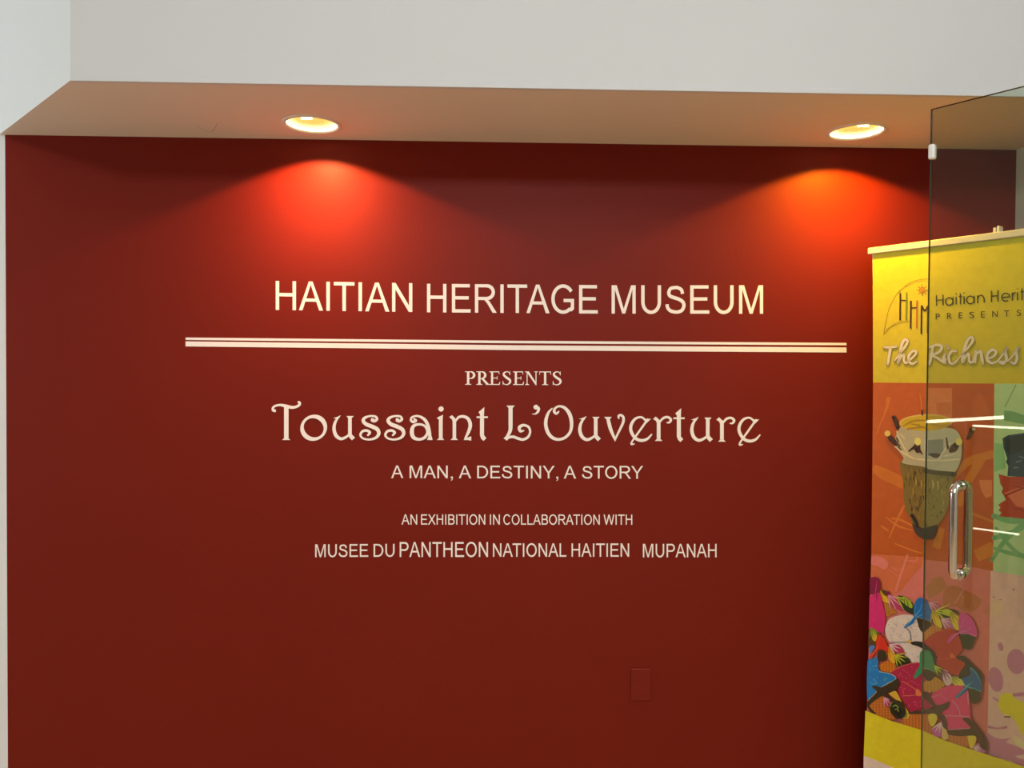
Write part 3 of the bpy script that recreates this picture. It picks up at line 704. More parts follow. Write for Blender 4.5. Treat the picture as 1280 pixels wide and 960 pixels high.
# banner heading, monoline round letters
g = Print('printed_lettering'); TX = (58, 50, 14)
def bl(x): return 382.4 - (x-1170.6)*0.0672
def mono(kind, x, w=9.4):
    b_ = bl(x); sc = 1+(x-1170)*0.0009; xh = 9.4*sc; cp = 13.4*sc; lw = 1.45*sc; k = -0.0672
    if kind == 'H':
        g.st([(x, b_, lw), (x, b_-cp, lw)], TX, True, caps=False); g.st([(x+w*.86, b_+k*w, lw), (x+w*.86, b_-cp+k*w, lw)], TX, True, caps=False); g.st([(x, b_-cp*.52, lw), (x+w*.86, b_-cp*.52+k*w, lw)], TX, True, caps=False)
    if kind == 'a':
        g.st([(p[0], p[1], lw) for p in ellipse(x+xh*.46, b_-xh*.48+k*4, xh*.47, xh*.49, 0, 16)], TX, True, closed=True, n=2); g.st([(x+xh*.96, b_+k*9, lw), (x+xh*.96, b_-xh+k*9, lw)], TX, True, caps=False)
    if kind == 'g':
        g.st([(p[0], p[1], lw) for p in ellipse(x+xh*.46, b_-xh*.48+k*4, xh*.47, xh*.49, 0, 16)], TX, True, closed=True, n=2); g.st([(x+xh*.96, b_-xh, lw), (x+xh*.96, b_+xh*.1, lw), (x+xh*.5, b_+xh*.42, lw), (x+xh*.1, b_+xh*.2, lw)], TX, True)
    if kind == 'i':
        g.st([(x, b_, lw), (x, b_-xh, lw)], TX, True, caps=False); g.poly(disc(x, b_-cp, .85), TX, True)
    if kind == 't':
        g.st([(x, b_, lw), (x, b_-cp, lw)], TX, True, caps=False); g.st([(x-2, b_-xh, lw), (x+2.4, b_-xh-.2, lw)], TX, True, caps=False)
    if kind == 'n':
        g.st([(x, b_, lw), (x, b_-xh, lw)], TX, True, caps=False); g.st([(x, b_-xh*.6, lw), (x+xh*.25, b_-xh*.95, lw), (x+xh*.6, b_-xh*.95, lw), (x+xh*.82, b_-xh*.6, lw), (x+xh*.83, b_-.5, lw)], TX, True, caps=False)
    if kind == 'r':
        g.st([(x, b_, lw), (x, b_-xh, lw)], TX, True, caps=False); g.st([(x, b_-xh*.6, lw), (x+xh*.18, b_-xh*.93, lw), (x+xh*.42, b_-xh*1.0, lw)], TX, True, caps=False)
    if kind == 'e':
        cx, cy, r = x+xh*.5, b_-xh*.5+k*5, xh*.49
        g.st([(cx-r, cy+.3, lw), (cx+r, cy-.4, lw)], TX, True, caps=False); g.st([(cx+r*math.cos(a), cy-r*math.sin(a), lw) for a in [math.radians(q) for q in range(0, 330, 22)]], TX, True, caps=False, n=3)
for kd, x in (('H', 1170.9), ('a', 1182.3), ('i', 1195.3), ('t', 1200.6), ('i', 1205.3), ('a', 1208.6), ('n', 1222.2), ('H', 1239.5), ('e', 1252.4), ('r', 1265.6), ('i', 1272.2), ('t', 1277.8), ('a', 1283.5), ('g', 1298), ('e', 1312.5)): mono(kd, x)
# small spaced capitals under it
def cap(ch, x0, x1, y0, y1):
    vs, fs = glyph(ch); gx = [v_[0] for v_ in vs]; a, z = min(gx), max(gx); Print.n += 1; c = ink(TX, True)
    for f in fs: g.items.append(([(x0+(vs[k][0]-a)/(z-a)*(x1-x0), y1-vs[k][1]/CAP*(y1-y0)) for k in f], c, Print.n))
for ch, x0, x1 in (('P', 1169.8, 1175.2), ('R', 1184.0, 1190.0), ('E', 1198.6, 1203.4), ('S', 1212.0, 1218.0), ('E', 1226.4, 1231.4), ('N', 1240.6, 1247.4), ('T', 1255.0, 1262.0), ('S', 1271.2, 1276.6)):
    yb = 399.4-(x0-1169.8)*0.044; cap(ch, x0, x1, yb-7.6, yb)
# handwritten line: soft dark outline below, cream brush above
CR = (226, 212, 178); SHD = (140, 112, 44)
scr = []
scr.append((0, A3([(245, 425, 20), (320, 424, 24), (390, 414, 22)]))); scr.append((0, A3([(322, 430, 30), (304, 530, 28), (288, 625, 24)])))
scr.append((0, A3([(370, 585, 14), (430, 500, 20), (500, 410, 26), (525, 350, 26), (492, 330, 28), (455, 395, 30), (432, 520, 28), (412, 618, 24), (445, 545, 20), (485, 510, 24), (482, 580, 24), (510, 612, 22), (570, 560, 20), (620, 510, 24), (625, 470, 26), (580, 475, 26), (540, 530, 28), (548, 600, 26), (590, 620, 22), (640, 590, 14)])))
scr.append((1, L0([(440, 705, 12), (430, 760, 14), (420, 800, 12)]))); scr.append((1, L0([(420, 705, 10), (465, 690, 12), (492, 703, 14), (472, 735, 12), (438, 748, 10), (470, 768, 12), (505, 790, 10), (515, 770, 8)])))
scr.append((1, L0([(508, 745, 12), (500, 785, 12), (515, 795, 8)])))
scr.append((1, A4([(40, 405, 26), (52, 432, 30)])))
scr.append((1, A4([(145, 470, 24), (95, 470, 26), (60, 535, 28), (75, 605, 26), (120, 615, 20), (195, 540, 14), (290, 430, 20), (350, 340, 26), (325, 300, 26), (280, 350, 28), (240, 470, 30), (225, 605, 28), (258, 545, 22), (300, 500, 24), (305, 590, 24), (345, 600, 22), (385, 500, 26), (385, 470, 24)])))
scr.append((1, A4([(400, 500, 22), (440, 468, 26), (455, 540, 28), (470, 622, 24)]))); scr.append((1, A4([(385, 480, 28), (375, 600, 26)])))
scr.append((1, A4([(530, 560, 16), (600, 530, 22), (628, 480, 26), (585, 452, 28), (530, 495, 30), (520, 565, 30), (570, 612, 26), (640, 590, 18), (700, 520, 18), (765, 425, 26), (738, 475, 30), (752, 560, 30), (715, 618, 26), (668, 595, 20), (760, 590, 14), (830, 520, 18), (900, 425, 26), (868, 470, 28), (880, 555, 28), (848, 618, 26), (800, 600, 18)])))
for gl, s in scr: g.st([(x, y+.3, w*1.18+1.4) for x, y, w in s], SHD, bool(gl))
for gl, s in scr: g.st([(x, y, w*1.2) for x, y, w in s], CR, bool(gl))
# web address along the foot
for s in ([(392, 768, 7), (405, 832, 8), (440, 790, 7), (460, 850, 8), (488, 806, 7)], [(488, 806, 7), (510, 868, 8), (540, 826, 7), (562, 888, 8), (592, 842, 7)], [(592, 842, 7), (625, 920, 8), (655, 868, 7), (688, 928, 8), (705, 880, 7)]):
    for a_, b_ in zip(s, s[1:]): g.st(L5([a_, b_]), (92, 76, 20))
g.poly([(p[0], p[1]) for p in L5(disc(722, 945, 7))], (92, 76, 20), True)
g.st(L5([(742, 885, 8), (742, 965, 8)]), (80, 70, 20), True); g.st(L5([(742, 930, 8), (765, 918, 8), (785, 935, 8), (790, 985, 8)]), (80, 70, 20), True)
g.st(L5([(p[0], p[1], 8) for p in ellipse(850, 975, 28, 30, 0, 12)]), (80, 70, 20), True, closed=True); g.st(L5([(880, 945, 8), (885, 1010, 8)]), (80, 70, 20), True)
g.st(L5([(925, 965, 8), (930, 1030, 8)]), (80, 70, 20), True); g.poly([(p[0], p[1]) for p in L5(disc(924, 942, 6))], (80, 70, 20), True)
# drum
d = Print('printed_drum')
d.sm(R3([(228, 462), (236, 560), (246, 690), (278, 760), (288, 800), (330, 850), (365, 858), (392, 848), (408, 800), (430, 760), (470, 660), (488, 560), (490, 462), (360, 440)]), (124, 104, 40))
d.sm(R3([(355, 490), (492, 500), (488, 560), (470, 660), (430, 760), (352, 770)]), (118, 108, 56), True)
rs = random.Random(3)
for k in range(150):
    x = rs.uniform(236, 484); y = rs.uniform(490, 745); t_ = (y-490)/290
    if not (236+44*t_**1.6+6 < x < 484-56*t_**1.3-6): continue
    ln = rs.uniform(10, 34); w_ = rs.uniform(3, 9)
    c_ = rs.choice([(146, 122, 46), (104, 86, 34), (92, 74, 30), (134, 112, 44), (116, 98, 40), (82, 66, 30)] if x < 355 else [(140, 130, 70), (100, 94, 48), (126, 116, 60), (88, 82, 42), (112, 104, 54)])
    d.st(R3([(x, y, w_*.4), (x+rs.uniform(-4, 4), y+ln/2, w_), (x+rs.uniform(-5, 5), y+ln, w_*.3)]), c_, x > 355, n=3, caps=False)
for x, y, c_ in ((300, 545, (168, 142, 60)), (285, 600, (150, 128, 50)), (328, 560, (160, 136, 52)), (385, 560, (160, 150, 96)), (410, 565, (150, 142, 88))): d.st(R3([(x, y, 4), (x+4, y+22, 9), (x+2, y+44, 3)]), c_, x > 355)
d.sm(R3([(284, 780), (310, 790), (345, 800), (405, 785), (404, 820), (388, 850), (362, 858), (332, 852), (300, 825)]), (66, 58, 46))
d.st(R3([(282, 735, 14), (300, 765, 18), (312, 795, 12)]), (48, 36, 24))
d.sm(R3([(212, 318), (240, 290), (350, 300), (480, 300), (524, 340), (532, 400), (524, 470), (492, 522), (430, 515), (345, 494), (238, 476), (240, 448), (205, 398), (196, 360)]), (172, 166, 128))
d.sm(R3([(356, 310), (480, 305), (522, 340), (530, 400), (520, 470), (490, 520), (430, 513), (356, 494)]), (150, 152, 130), True)
d.poly(R3([(362, 360), (440, 355), (440, 430), (362, 440)]), (112, 118, 108), True); d.sm(R3([(365, 430), (400, 425), (430, 435), (400, 450)]), (70, 66, 52), True)
d.st(R3([(344, 512, 22), (400, 522, 22), (490, 530, 24)]), (72, 70, 46), True)
d.poly([(p[0], p[1]) for p in R3(ellipse(352, 272, 134, 42, -0.03))], (206, 176, 84)); d.poly([(p[0], p[1]) for p in R3(ellipse(352, 276, 126, 38, -0.03))], (196, 164, 24))
for s in ([(240, 290, 6), (290, 265, 10), (345, 262, 8)], [(260, 305, 8), (330, 295, 12), (350, 300, 6)], [(280, 280, 6), (320, 286, 8)]): d.st(R3(s), (158, 128, 26))
for s in ([(365, 275, 10), (420, 290, 12), (470, 282, 8)],): d.st(R3(s), (150, 126, 44), True)
for s in ([(208, 318, 8), (222, 360, 8), (262, 430, 8)], [(200, 392, 10), (250, 430, 12), (300, 455, 8)], [(300, 455, 8), (350, 460, 8)], [(225, 330, 6), (245, 352, 6)]): d.st(R3(s), (206, 192, 142))
for s in ([(350, 460, 7), (430, 462, 7), (520, 456, 8)], [(416, 458, 8), (445, 410, 7), (475, 375, 7)], [(440, 440, 6), (500, 430, 6)]): d.st(R3(s), (186, 184, 148), True)
for s in ([(190, 246, 18), (205, 275, 24), (212, 300, 18)], [(165, 338, 18), (182, 358, 28), (205, 380, 22)], [(312, 375, 26), (308, 395, 34), (312, 412, 28)], [(268, 415, 8), (295, 395, 16)], [(333, 212, 8), (334, 234, 8)], [(320, 410, 14), (334, 430, 6)]): d.st(R3(s), (70, 46, 28))
for s in ([(505, 385, 30), (490, 402, 38), (478, 412, 24)], [(582, 308, 26), (570, 340, 20), (560, 352, 14)], [(455, 350, 8), (462, 400, 12)]): d.st(R3(s), (76, 58, 40), True)
d.poly([(p[0], p[1]) for p in R3(ellipse(161, 327, 15, 15))], (226, 188, 92)); d.poly([(p[0], p[1]) for p in R3(ellipse(312, 367, 17, 20))], (230, 204, 104))
d.poly([(p[0], p[1]) for p in R3(ellipse(518, 369, 17, 18))], (198, 178, 92), True); d.poly([(p[0], p[1]) for p in R3(ellipse(592, 305, 10, 8))], (150, 136, 90), True)
for s in ([(205, 350, 8), (215, 365, 8)], [(205, 375, 8), (222, 390, 8)], [(215, 395, 8), (230, 410, 6)]): d.st(R3(s), (90, 74, 50))
d.build(cl)
# painted market women
f = Print('printed_figures'); BLK = (58, 50, 28)
def leafset(tr, pts, base, streak, glass=False, n=4):
    f.sm(tr(pts), base, glass)
    cx = sum(p[0] for p in pts)/len(pts); cy = sum(p[1] for p in pts)/len(pts); sx, sy = pts[0]
    for k in range(n):
        a = (k-(n-1)/2)*0.38; dx, dy = cx-sx, cy-sy; ex = sx+1.35*(dx*math.cos(a)-dy*math.sin(a)); ey = sy+1.35*(dx*math.sin(a)+dy*math.cos(a))
        f.st(tr([(sx, sy, 6), ((sx+ex)/2, (sy+ey)/2, 16), (ex, ey, 4)]), streak, glass)
def basket(tr, pts, base, glass=False, nl=6, dark=(120, 66, 22)):
    f.poly([(p[0], p[1]) for p in tr(pts)], base, glass)
    xs = [p[0] for p in pts]; ys = [p[1] for p in pts]; x0, x1, y0, y1 = min(xs), max(xs), min(ys), max(ys)
    for i in range(nl):
        for j in range(nl):
            x = x0+(i+.5)*(x1-x0)/nl; y = y0+(j+.5)*(y1-y0)/nl
            c = False
            for k in range(len(pts)):
                a, b_ = pts[k], pts[k-1]
                if (a[1] > y) != (b_[1] > y) and x < (b_[0]-a[0])*(y-a[1])/(b_[1]-a[1])+a[0]: c = not c
            if c: f.st(tr([(x-10, y-8, 6), (x+6, y+10, 7)]), dark, glass, caps=False)
basket(L1, [(240, 590), (320, 640), (400, 720), (350, 745), (270, 780), (255, 690)], (186, 124, 42))
leafset(L1, [(205, 455), (290, 540), (322, 612), (250, 595), (225, 560)], (228, 178, 40), (196, 140, 20))
f.sm(L1([(215, 450), (300, 475), (320, 505), (260, 520)]), (74, 60, 26)); f.sm(L1([(265, 480), (310, 470), (320, 510), (280, 515)]), (120, 30, 60))
leafset(L1, [(300, 515), (370, 560), (440, 630), (478, 705), (400, 685), (340, 630)], (170, 58, 96), (226, 150, 170))
leafset(L1, [(400, 530), (470, 528), (570, 590), (610, 680), (600, 745), (500, 700), (440, 610)], (38, 56, 26), (170, 186, 44), n=3)
f.sm(L1([(470, 535), (540, 560), (590, 640), (570, 670), (500, 620)]), (150, 176, 40)); f.st(L1([(520, 560, 6), (545, 680, 10)]), (40, 60, 28)); f.st(L1([(490, 560, 6), (500, 660, 10)]), (40, 60, 28))
# white dress woman
f.sm(L3([(268, 20), (310, -60), (400, -100), (500, -118), (610, -95), (670, 0), (706, 90), (712, 200), (708, 300), (700, 400), (670, 465), (580, 455), (500, 380), (440, 260), (330, 225), (285, 160), (262, 90)]), (224, 220, 196))
for k in range(150):
    x, y = random.uniform(290, 690), random.uniform(-90, 440)
    if ((x-490)/220)**2 + ((y-80)/180)**2 < 1 or (520 < x < 690 and 240 < y < 430): f.st(L3([(x, y, 7), (x+random.uniform(-9, 9), y+random.uniform(-9, 9), 7)]), random.choice([(120, 130, 110), (170, 120, 120), (90, 110, 130)]), n=1, caps=False)
f.st(L3([(500, 30, 10), (560, 90, 8), (575, 190, 8)]), (70, 90, 110)); f.st(L3([(320, 216, 6), (440, 215, 8), (550, 215, 8)]), (60, 70, 80)); f.sm(L3([(535, 200), (560, 180), (580, 205), (560, 235)]), (200, 170, 90))
f.sm(L1([(648, 785), (740, 790), (812, 830), (800, 895), (770, 945), (730, 960), (690, 940), (660, 870)]), BLK)
f.sm(L1([(608, 760), (606, 660), (640, 570), (695, 543), (755, 575), (800, 650), (822, 740), (812, 825), (740, 800), (650, 780), (590, 860), (490, 910), (520, 860), (590, 800)]), (24, 106, 176))
for s in ([(630, 760, 14), (680, 690, 6), (700, 620, 3)], [(630, 770, 8), (620, 700, 4), (640, 630, 3)], [(640, 775, 8), (740, 740, 5)], [(610, 780, 10), (550, 850, 8), (510, 895, 4)], [(650, 782, 6), (740, 802, 6), (810, 830, 6)]): f.st(L1(s), (90, 170, 220))
# right top basket and leaves
basket(L1, [(730, 960), (830, 870), (930, 900), (960, 930), (860, 1040), (735, 1060)], (168, 116, 46), True)
leafset(L1, [(785, 598), (850, 605), (930, 650), (900, 690), (850, 690)], (150, 84, 100), (180, 130, 140), True)
leafset(L1, [(825, 700), (880, 730), (930, 820), (945, 905), (870, 870), (835, 800)], (200, 168, 38), (150, 130, 30), True)
leafset(L1, [(865, 700), (960, 680), (1060, 680), (1140, 720), (1080, 800), (940, 770)], (38, 50, 24), (164, 176, 44), True)
f.sm(L2([(0, 690), (60, 680), (130, 730), (80, 760), (0, 740)]), (150, 166, 40), True)
leafset(L1, [(935, 800), (1000, 800), (1080, 830), (1110, 930), (1000, 900)], (150, 90, 120), (190, 150, 180), True)
leafset(L2, [(95, 710), (150, 740), (195, 790), (190, 930), (130, 900), (100, 800)], (196, 166, 40), (140, 120, 30), True)
f.st(L2([(110, 705, 6), (190, 750, 6)]), (80, 70, 30), True)
# red dress right
f.sm(L3([(722, 225), (800, 140), (900, 80), (1010, 50), (1090, 50), (1150, 140), (1190, 300), (1120, 390), (1220, 460), (1160, 590), (1050, 600), (960, 520), (880, 460), (880, 360), (800, 290)]), (152, 54, 38), True)
for s in ([(880, 420, 6), (1000, 410, 5), (1060, 400, 5)], [(900, 90, 4), (1000, 60, 5), (1100, 55, 4)], [(1040, 320, 6), (1060, 390, 6), (1110, 400, 6), (1210, 450, 5), (1130, 590, 5)]): f.st(L3(s), (196, 96, 54), True)
f.sm(L4([(80, 370), (110, 345), (140, 390), (100, 405)]), (180, 92, 44), True)
# left pink woman
f.sm(L1([(60, 330), (110, 300), (160, 298), (200, 340), (212, 410), (195, 470), (150, 490), (100, 500), (60, 520)]), (128, 24, 66)); f.st(L1([(150, 480, 10), (155, 420, 10), (170, 340, 4)]), (180, 60, 110))
f.sm(L1([(60, 560), (110, 520), (155, 485), (200, 500), (232, 600), (262, 720), (262, 860), (240, 990), (215, 960), (160, 950), (60, 820)]), (204, 44, 112)); f.poly([(p[0], p[1]) for p in L1([(60, 780), (90, 700), (200, 960), (120, 980), (60, 900)])], (204, 44, 112))
for s in ([(150, 600, 4), (190, 500, 5)], [(120, 840, 4), (230, 980, 4)], [(160, 500, 20), (165, 570, 6)]): f.st(L1(s), (160, 30, 90))
f.poly([(p[0], p[1]) for p in L3([(60, 60), (120, 60), (240, 140), (160, 200), (150, 290), (60, 280)])], (86, 64, 28)); leafset(L3, [(95, 40), (140, 80), (170, 130), (150, 200), (110, 170)], (196, 178, 40), (110, 140, 40))
f.sm(L3([(78, 262), (140, 258), (120, 310), (85, 350)]), (80, 126, 190))
basket(L3, [(195, 490), (280, 430), (385, 465), (400, 520), (330, 575), (215, 560)], (206, 124, 28))
leafset(L3, [(305, 265), (350, 300), (385, 360), (382, 465), (315, 420), (300, 340)], (226, 172, 36), (190, 130, 20))
leafset(L3, [(315, 240), (380, 225), (470, 280), (495, 365), (410, 345), (360, 300)], (172, 56, 90), (232, 190, 200))
leafset(L3, [(385, 365), (470, 365), (540, 400), (568, 450), (480, 480), (400, 500)], (38, 48, 22), (176, 184, 40), n=5)
f.poly([(p[0], p[1]) for p in L3(ellipse(228, 372, 56, 76, 0.1))], BLK)
f.sm(L3([(152, 290), (158, 190), (195, 120), (250, 165), (296, 260), (302, 350), (270, 320), (190, 298), (130, 370), (85, 412), (90, 360)]), (206, 50, 28)); f.st(L3([(170, 285, 8), (195, 180, 4), (205, 140, 3)]), (226, 96, 50)); f.st(L3([(165, 292, 8), (120, 350, 6), (92, 385, 4)]), (236, 120, 70))
# crimson dress
f.sm(L3([(330, 580), (420, 515), (560, 468), (680, 458), (735, 540), (755, 700), (800, 820), (842, 980), (720, 1008), (570, 1040), (540, 990), (470, 900), (420, 800), (440, 680), (400, 640)]), (166, 38, 72))
for k in range(60):
    x, y = random.uniform(400, 740), random.uniform(490, 990)
    if y > 480+abs(x-620)*.45 and (x > 450 or y < 620): f.poly([(p[0], p[1]) for p in L3(disc(x, y, 7, 7))], (206, 92, 104))
for s in ([(470, 680, 8), (560, 730, 9), (650, 790, 10)], [(480, 855, 8), (580, 850, 8), (660, 840, 8)], [(335, 575, 8), (430, 518, 8), (560, 470, 7), (670, 460, 6)]): f.st(L3(s), (228, 112, 82))
f.sm(L3([(640, 770), (690, 800), (700, 850), (640, 850)]), (226, 120, 70))
# arm, green scarf
f.sm(L3([(578, 212), (650, 202), (720, 215), (800, 275), (860, 330), (888, 420), (862, 455), (820, 380), (750, 310), (660, 262), (590, 240)]), (44, 42, 34))
basket(L3, [(720, 690), (800, 660), (860, 620), (960, 680), (1000, 720), (900, 800), (800, 815), (730, 790)], (166, 124, 50), True, 7)
leafset(L3, [(855, 490), (920, 510), (960, 560), (950, 650), (890, 620), (850, 560)], (70, 76, 34), (160, 176, 50), True)
leafset(L4, [(0, 545), (60, 560), (105, 640), (100, 710), (40, 730), (0, 640)], (190, 160, 160), (110, 60, 90), True)
leafset(L4, [(110, 620), (190, 640), (255, 690), (250, 730), (150, 730), (110, 690)], (196, 184, 70), (120, 130, 50), True)
f.poly([(p[0], p[1]) for p in L3(ellipse(796, 590, 64, 86))], (52, 50, 30), True)
f.sm(L3([(686, 350), (720, 312), (790, 312), (830, 370), (852, 450), (860, 560), (800, 540), (725, 520), (700, 590), (640, 640), (610, 638), (640, 560), (680, 490)]), (44, 118, 78), True); f.st(L3([(722, 520, 6), (790, 535, 6), (852, 562, 6)]), (110, 170, 110), True)
# pink scarf right
f.sm(L4([(210, 120), (300, 112), (390, 135), (370, 220), (340, 285), (290, 298), (240, 275), (218, 200)]), (44, 54, 28), True)
f.sm(L2([(188, 950), (185, 850), (195, 770), (240, 725), (300, 745), (365, 820), (402, 920), (405, 1000), (385, 1010), (300, 975), (200, 970), (130, 1030), (70, 1090), (55, 1070), (100, 990)]), (172, 62, 122), True)
for s in ([(200, 960, 8), (300, 930, 5), (340, 890, 3)], [(190, 965, 8), (130, 1010, 6), (80, 1070, 4)], [(205, 978, 6), (300, 972, 6), (395, 1000, 5)], [(220, 900, 4), (260, 780, 3)]): f.st(L2(s), (206, 120, 168), True)
# arm + blue scarf right
f.sm(L4([(165, 400), (240, 372), (310, 425), (380, 500), (450, 570), (478, 650), (462, 690), (420, 640), (330, 600), (250, 640), (190, 645), (210, 560), (270, 470)]), (44, 48, 30), True)
f.poly([(p[0], p[1]) for p in L4(ellipse(385, 848, 72, 102))], (50, 54, 28), True)
# pink dress right
f.sm(L4([(-140, 860), (-60, 790), (60, 735), (180, 728), (270, 745), (300, 800), (318, 900), (335, 1100), (330, 1168), (250, 1130), (100, 1110), (0, 1100), (-50, 1010), (-100, 940)]), (184, 56, 98), True)
f.poly([(p[0], p[1]) for p in L6([(20, 300), (240, 340), (340, 475), (60, 490)])], (184, 56, 98), True)
for s in ([(0, 325, 8), (120, 325, 8), (320, 335, 8)], [(110, 140, 6), (180, 220, 8), (210, 330, 6)], [(65, 490, 8), (200, 482, 8), (330, 472, 8)], [(300, 40, 10), (305, 190, 6)], [(0, 100, 5), (50, 130, 5)], [(-150, 110, 6), (0, 60, 5)], [(30, 330, 8), (60, 480, 8)]): f.st(L6(s), (216, 136, 140), True)
f.sm(L4([(318, 508), (350, 530), (410, 580), (455, 660), (468, 740), (462, 805), (400, 780), (320, 765), (280, 800), (210, 860), (145, 892), (180, 830), (250, 760), (258, 710), (225, 650), (260, 630), (330, 600)]), (28, 84, 122), True)
for s in ([(280, 740, 14), (340, 700, 6), (360, 690, 3)], [(275, 740, 10), (240, 680, 5)], [(285, 745, 10), (220, 810, 7), (160, 885, 5)], [(290, 745, 8), (380, 770, 6), (460, 805, 6)], [(335, 520, 10), (400, 580, 7), (450, 680, 4)]): f.st(L4(s), (84, 170, 190), True)
# blue dress left
f.sm(L3([(60, 440), (110, 415), (165, 392), (185, 450), (188, 530), (250, 575), (330, 592), (402, 648), (330, 690), (220, 752), (165, 735), (118, 740), (165, 800), (110, 850), (60, 905), (50, 700)]), (34, 124, 204))
for k in range(40):
    x, y = random.uniform(85, 300), random.uniform(440, 720); f.poly([(p[0], p[1]) for p in L3(disc(x, y, 8, 7))], (80, 160, 224)) if not (x > 190 and y < 590) else None
for s in ([(200, 565, 7), (330, 590, 7), (400, 645, 7), (300, 705, 7), (218, 752, 7)], [(120, 740, 6), (165, 800, 6), (75, 895, 6)]): f.st(L3(s), (170, 205, 200))
# black arms and lower baskets (same rows, crop 5 = crop 3 shifted by 768)
basket(L5, [(75, 205), (160, 130), (240, 80), (320, 150), (350, 260), (400, 370), (300, 370), (180, 320), (100, 260)], (192, 116, 40), nl=9)
basket(L5, [(470, 320), (560, 305), (800, 305), (850, 420), (850, 560), (700, 500), (470, 420), (480, 370)], (196, 120, 46), nl=10)
leafset(L5, [(255, 105), (330, 150), (370, 200), (310, 220), (270, 170)], (160, 50, 84), (220, 150, 170))
f.sm(L5([(310, 50), (390, 25), (430, 70), (480, 170), (560, 290), (545, 350), (490, 350), (470, 250), (420, 150)]), (206, 172, 60)); f.sm(L5([(470, 200), (520, 250), (540, 320), (500, 345)]), (120, 130, 40))
f.poly([(p[0], p[1]) for p in L5(ellipse(425, 248, 92, 118, -0.45))], (44, 44, 20)); f.sm(L5([(345, 205), (385, 170), (450, 210), (470, 290), (440, 340), (380, 290)]), (30, 32, 16))
for s in ([(370, 215, 14), (395, 195, 16), (430, 225, 14)], [(390, 245, 10), (425, 245, 14), (430, 270, 10)], [(350, 200, 8), (325, 205, 6), (360, 160, 8)]): f.st(L5(s), (130, 160, 70))
f.sm(L3([(115, 742), (165, 735), (225, 750), (320, 705), (400, 655), (435, 670), (440, 720), (400, 780), (320, 818), (285, 830), (360, 880), (430, 920), (490, 965), (520, 1010), (480, 1010), (400, 950), (330, 900), (250, 850), (190, 880), (120, 930), (60, 990), (55, 930), (120, 870), (170, 800)]), BLK)
f.st(L5([(60, 190, 20), (100, 255, 30), (150, 295, 16)]), BLK)
f.sm(L5([(715, 55), (760, 38), (800, 70), (840, 140), (880, 190), (960, 185), (1040, 150), (1042, 175), (1020, 230), (960, 275), (960, 330), (1010, 390), (960, 400), (900, 310), (800, 300), (570, 300), (560, 285), (700, 262), (850, 225), (800, 170), (740, 110)]), (56, 50, 32), True)
f.sm(L5([(790, 320), (830, 295), (885, 310), (895, 370), (845, 450), (800, 400)]), (200, 170, 50), True); leafset(L5, [(940, 400), (980, 450), (960, 560), (880, 570), (835, 520), (840, 470)], (160, 80, 140), (210, 170, 210), True)
f.sm(L6([(0, 460), (50, 500), (70, 590), (0, 600)]), (190, 160, 90), True); f.sm(L6([(0, 310), (40, 360), (60, 480), (20, 470), (0, 420)]), BLK, True)
basket(L6, [(70, 555), (300, 555), (330, 700), (200, 680), (70, 620)], (164, 104, 50), True, 6)
f.sm(L6([(300, 560), (370, 540), (405, 590), (390, 660), (340, 715)]), (196, 168, 50), True); leafset(L6, [(370, 705), (430, 650), (520, 740), (480, 765), (410, 745)], (150, 90, 130), (200, 160, 190), True)
f.sm(L6([(62, 495), (200, 490), (335, 472), (300, 420), (240, 358), (305, 348), (380, 410), (440, 480), (490, 560), (520, 640), (522, 735), (450, 690), (440, 610), (380, 560), (200, 565), (80, 545)]), BLK, True)
f.build(cl)
# lower yellow band and the white strip beneath, on top of the painting
g2 = Print('colour_field')
g2.poly([(1060, 878), (1086.3, 888), (1116.5, 900), (1153, 911), (1180, 923), (1206, 932), (1234, 941.3), (1257, 948.5), (1280, 956.4), (1400, 985), (1560, 1015), (1560, 1110), (1300, 1040), (1180, 985), (1121.7, 959.5), (1100.8, 950.6), (1060, 935)], (236, 214, 36))  # yellow ink lightened to make up for weaker light at the foot
g2.poly([(1060, 935), (1100.8, 950.6), (1121.7, 959.5), (1180, 985), (1300, 1040), (1560, 1110), (1560, 1300), (1060, 1300)], (214, 200, 180))
g2.build(cl)
g.build(cl)
# hardware
rot = Matrix(((BU.x, BN.x, 0, 0), (BU.y, BN.y, 0, 0), (0, 0, 1, 0), (0, 0, 0, 1)))
def bbox(bm, u0, u1, n0, n1, z0, z1, bev=0):
    mt = Matrix.Translation(B0-ORG) @ rot
    add_box(bm, u0, u1, n0, n1, z0, z1, bev, mt); bmesh.ops.recalc_face_normals(bm, faces=bm.faces)
b = bmesh.new(); bbox(b, -0.013, BW+0.013, -0.012, 0.0075, BTOP-0.002, BTOP+0.020, 0.0025); obj('top_rail', b, M_rail, banner)
b = bmesh.new(); bbox(b, -0.02, BW+0.02, -0.07, 0.05, 0.012, 0.10, 0.012); obj('base_cassette', b, M_alu, banner)
pb = bproj(1244.5, 290)[0]
b = bmesh.new(); add_tube(b, [b3(pb, z, -0.03)-ORG for z in (0.06, 1.0, BTOP+0.0225)], 0.007, 14); obj('support_pole', b, M_alu, banner, True)
b = bmesh.new(); bbox(b, pb-0.0085, pb-0.0015, -0.033, -0.004, BTOP+0.005, BTOP+0.036, 0.001); bbox(b, pb+0.0015, pb+0.0085, -0.033, -0.004, BTOP+0.005, BTOP+0.040, 0.001); obj('pole_clip', b, M_plastic, banner)
for du in (0.12, BW-0.12):
    b = bmesh.new(); bbox(b, du-0.02, du+0.02, -0.20, 0.18, 0.0, 0.012, 0.003); obj('foot', b, M_alu, banner)

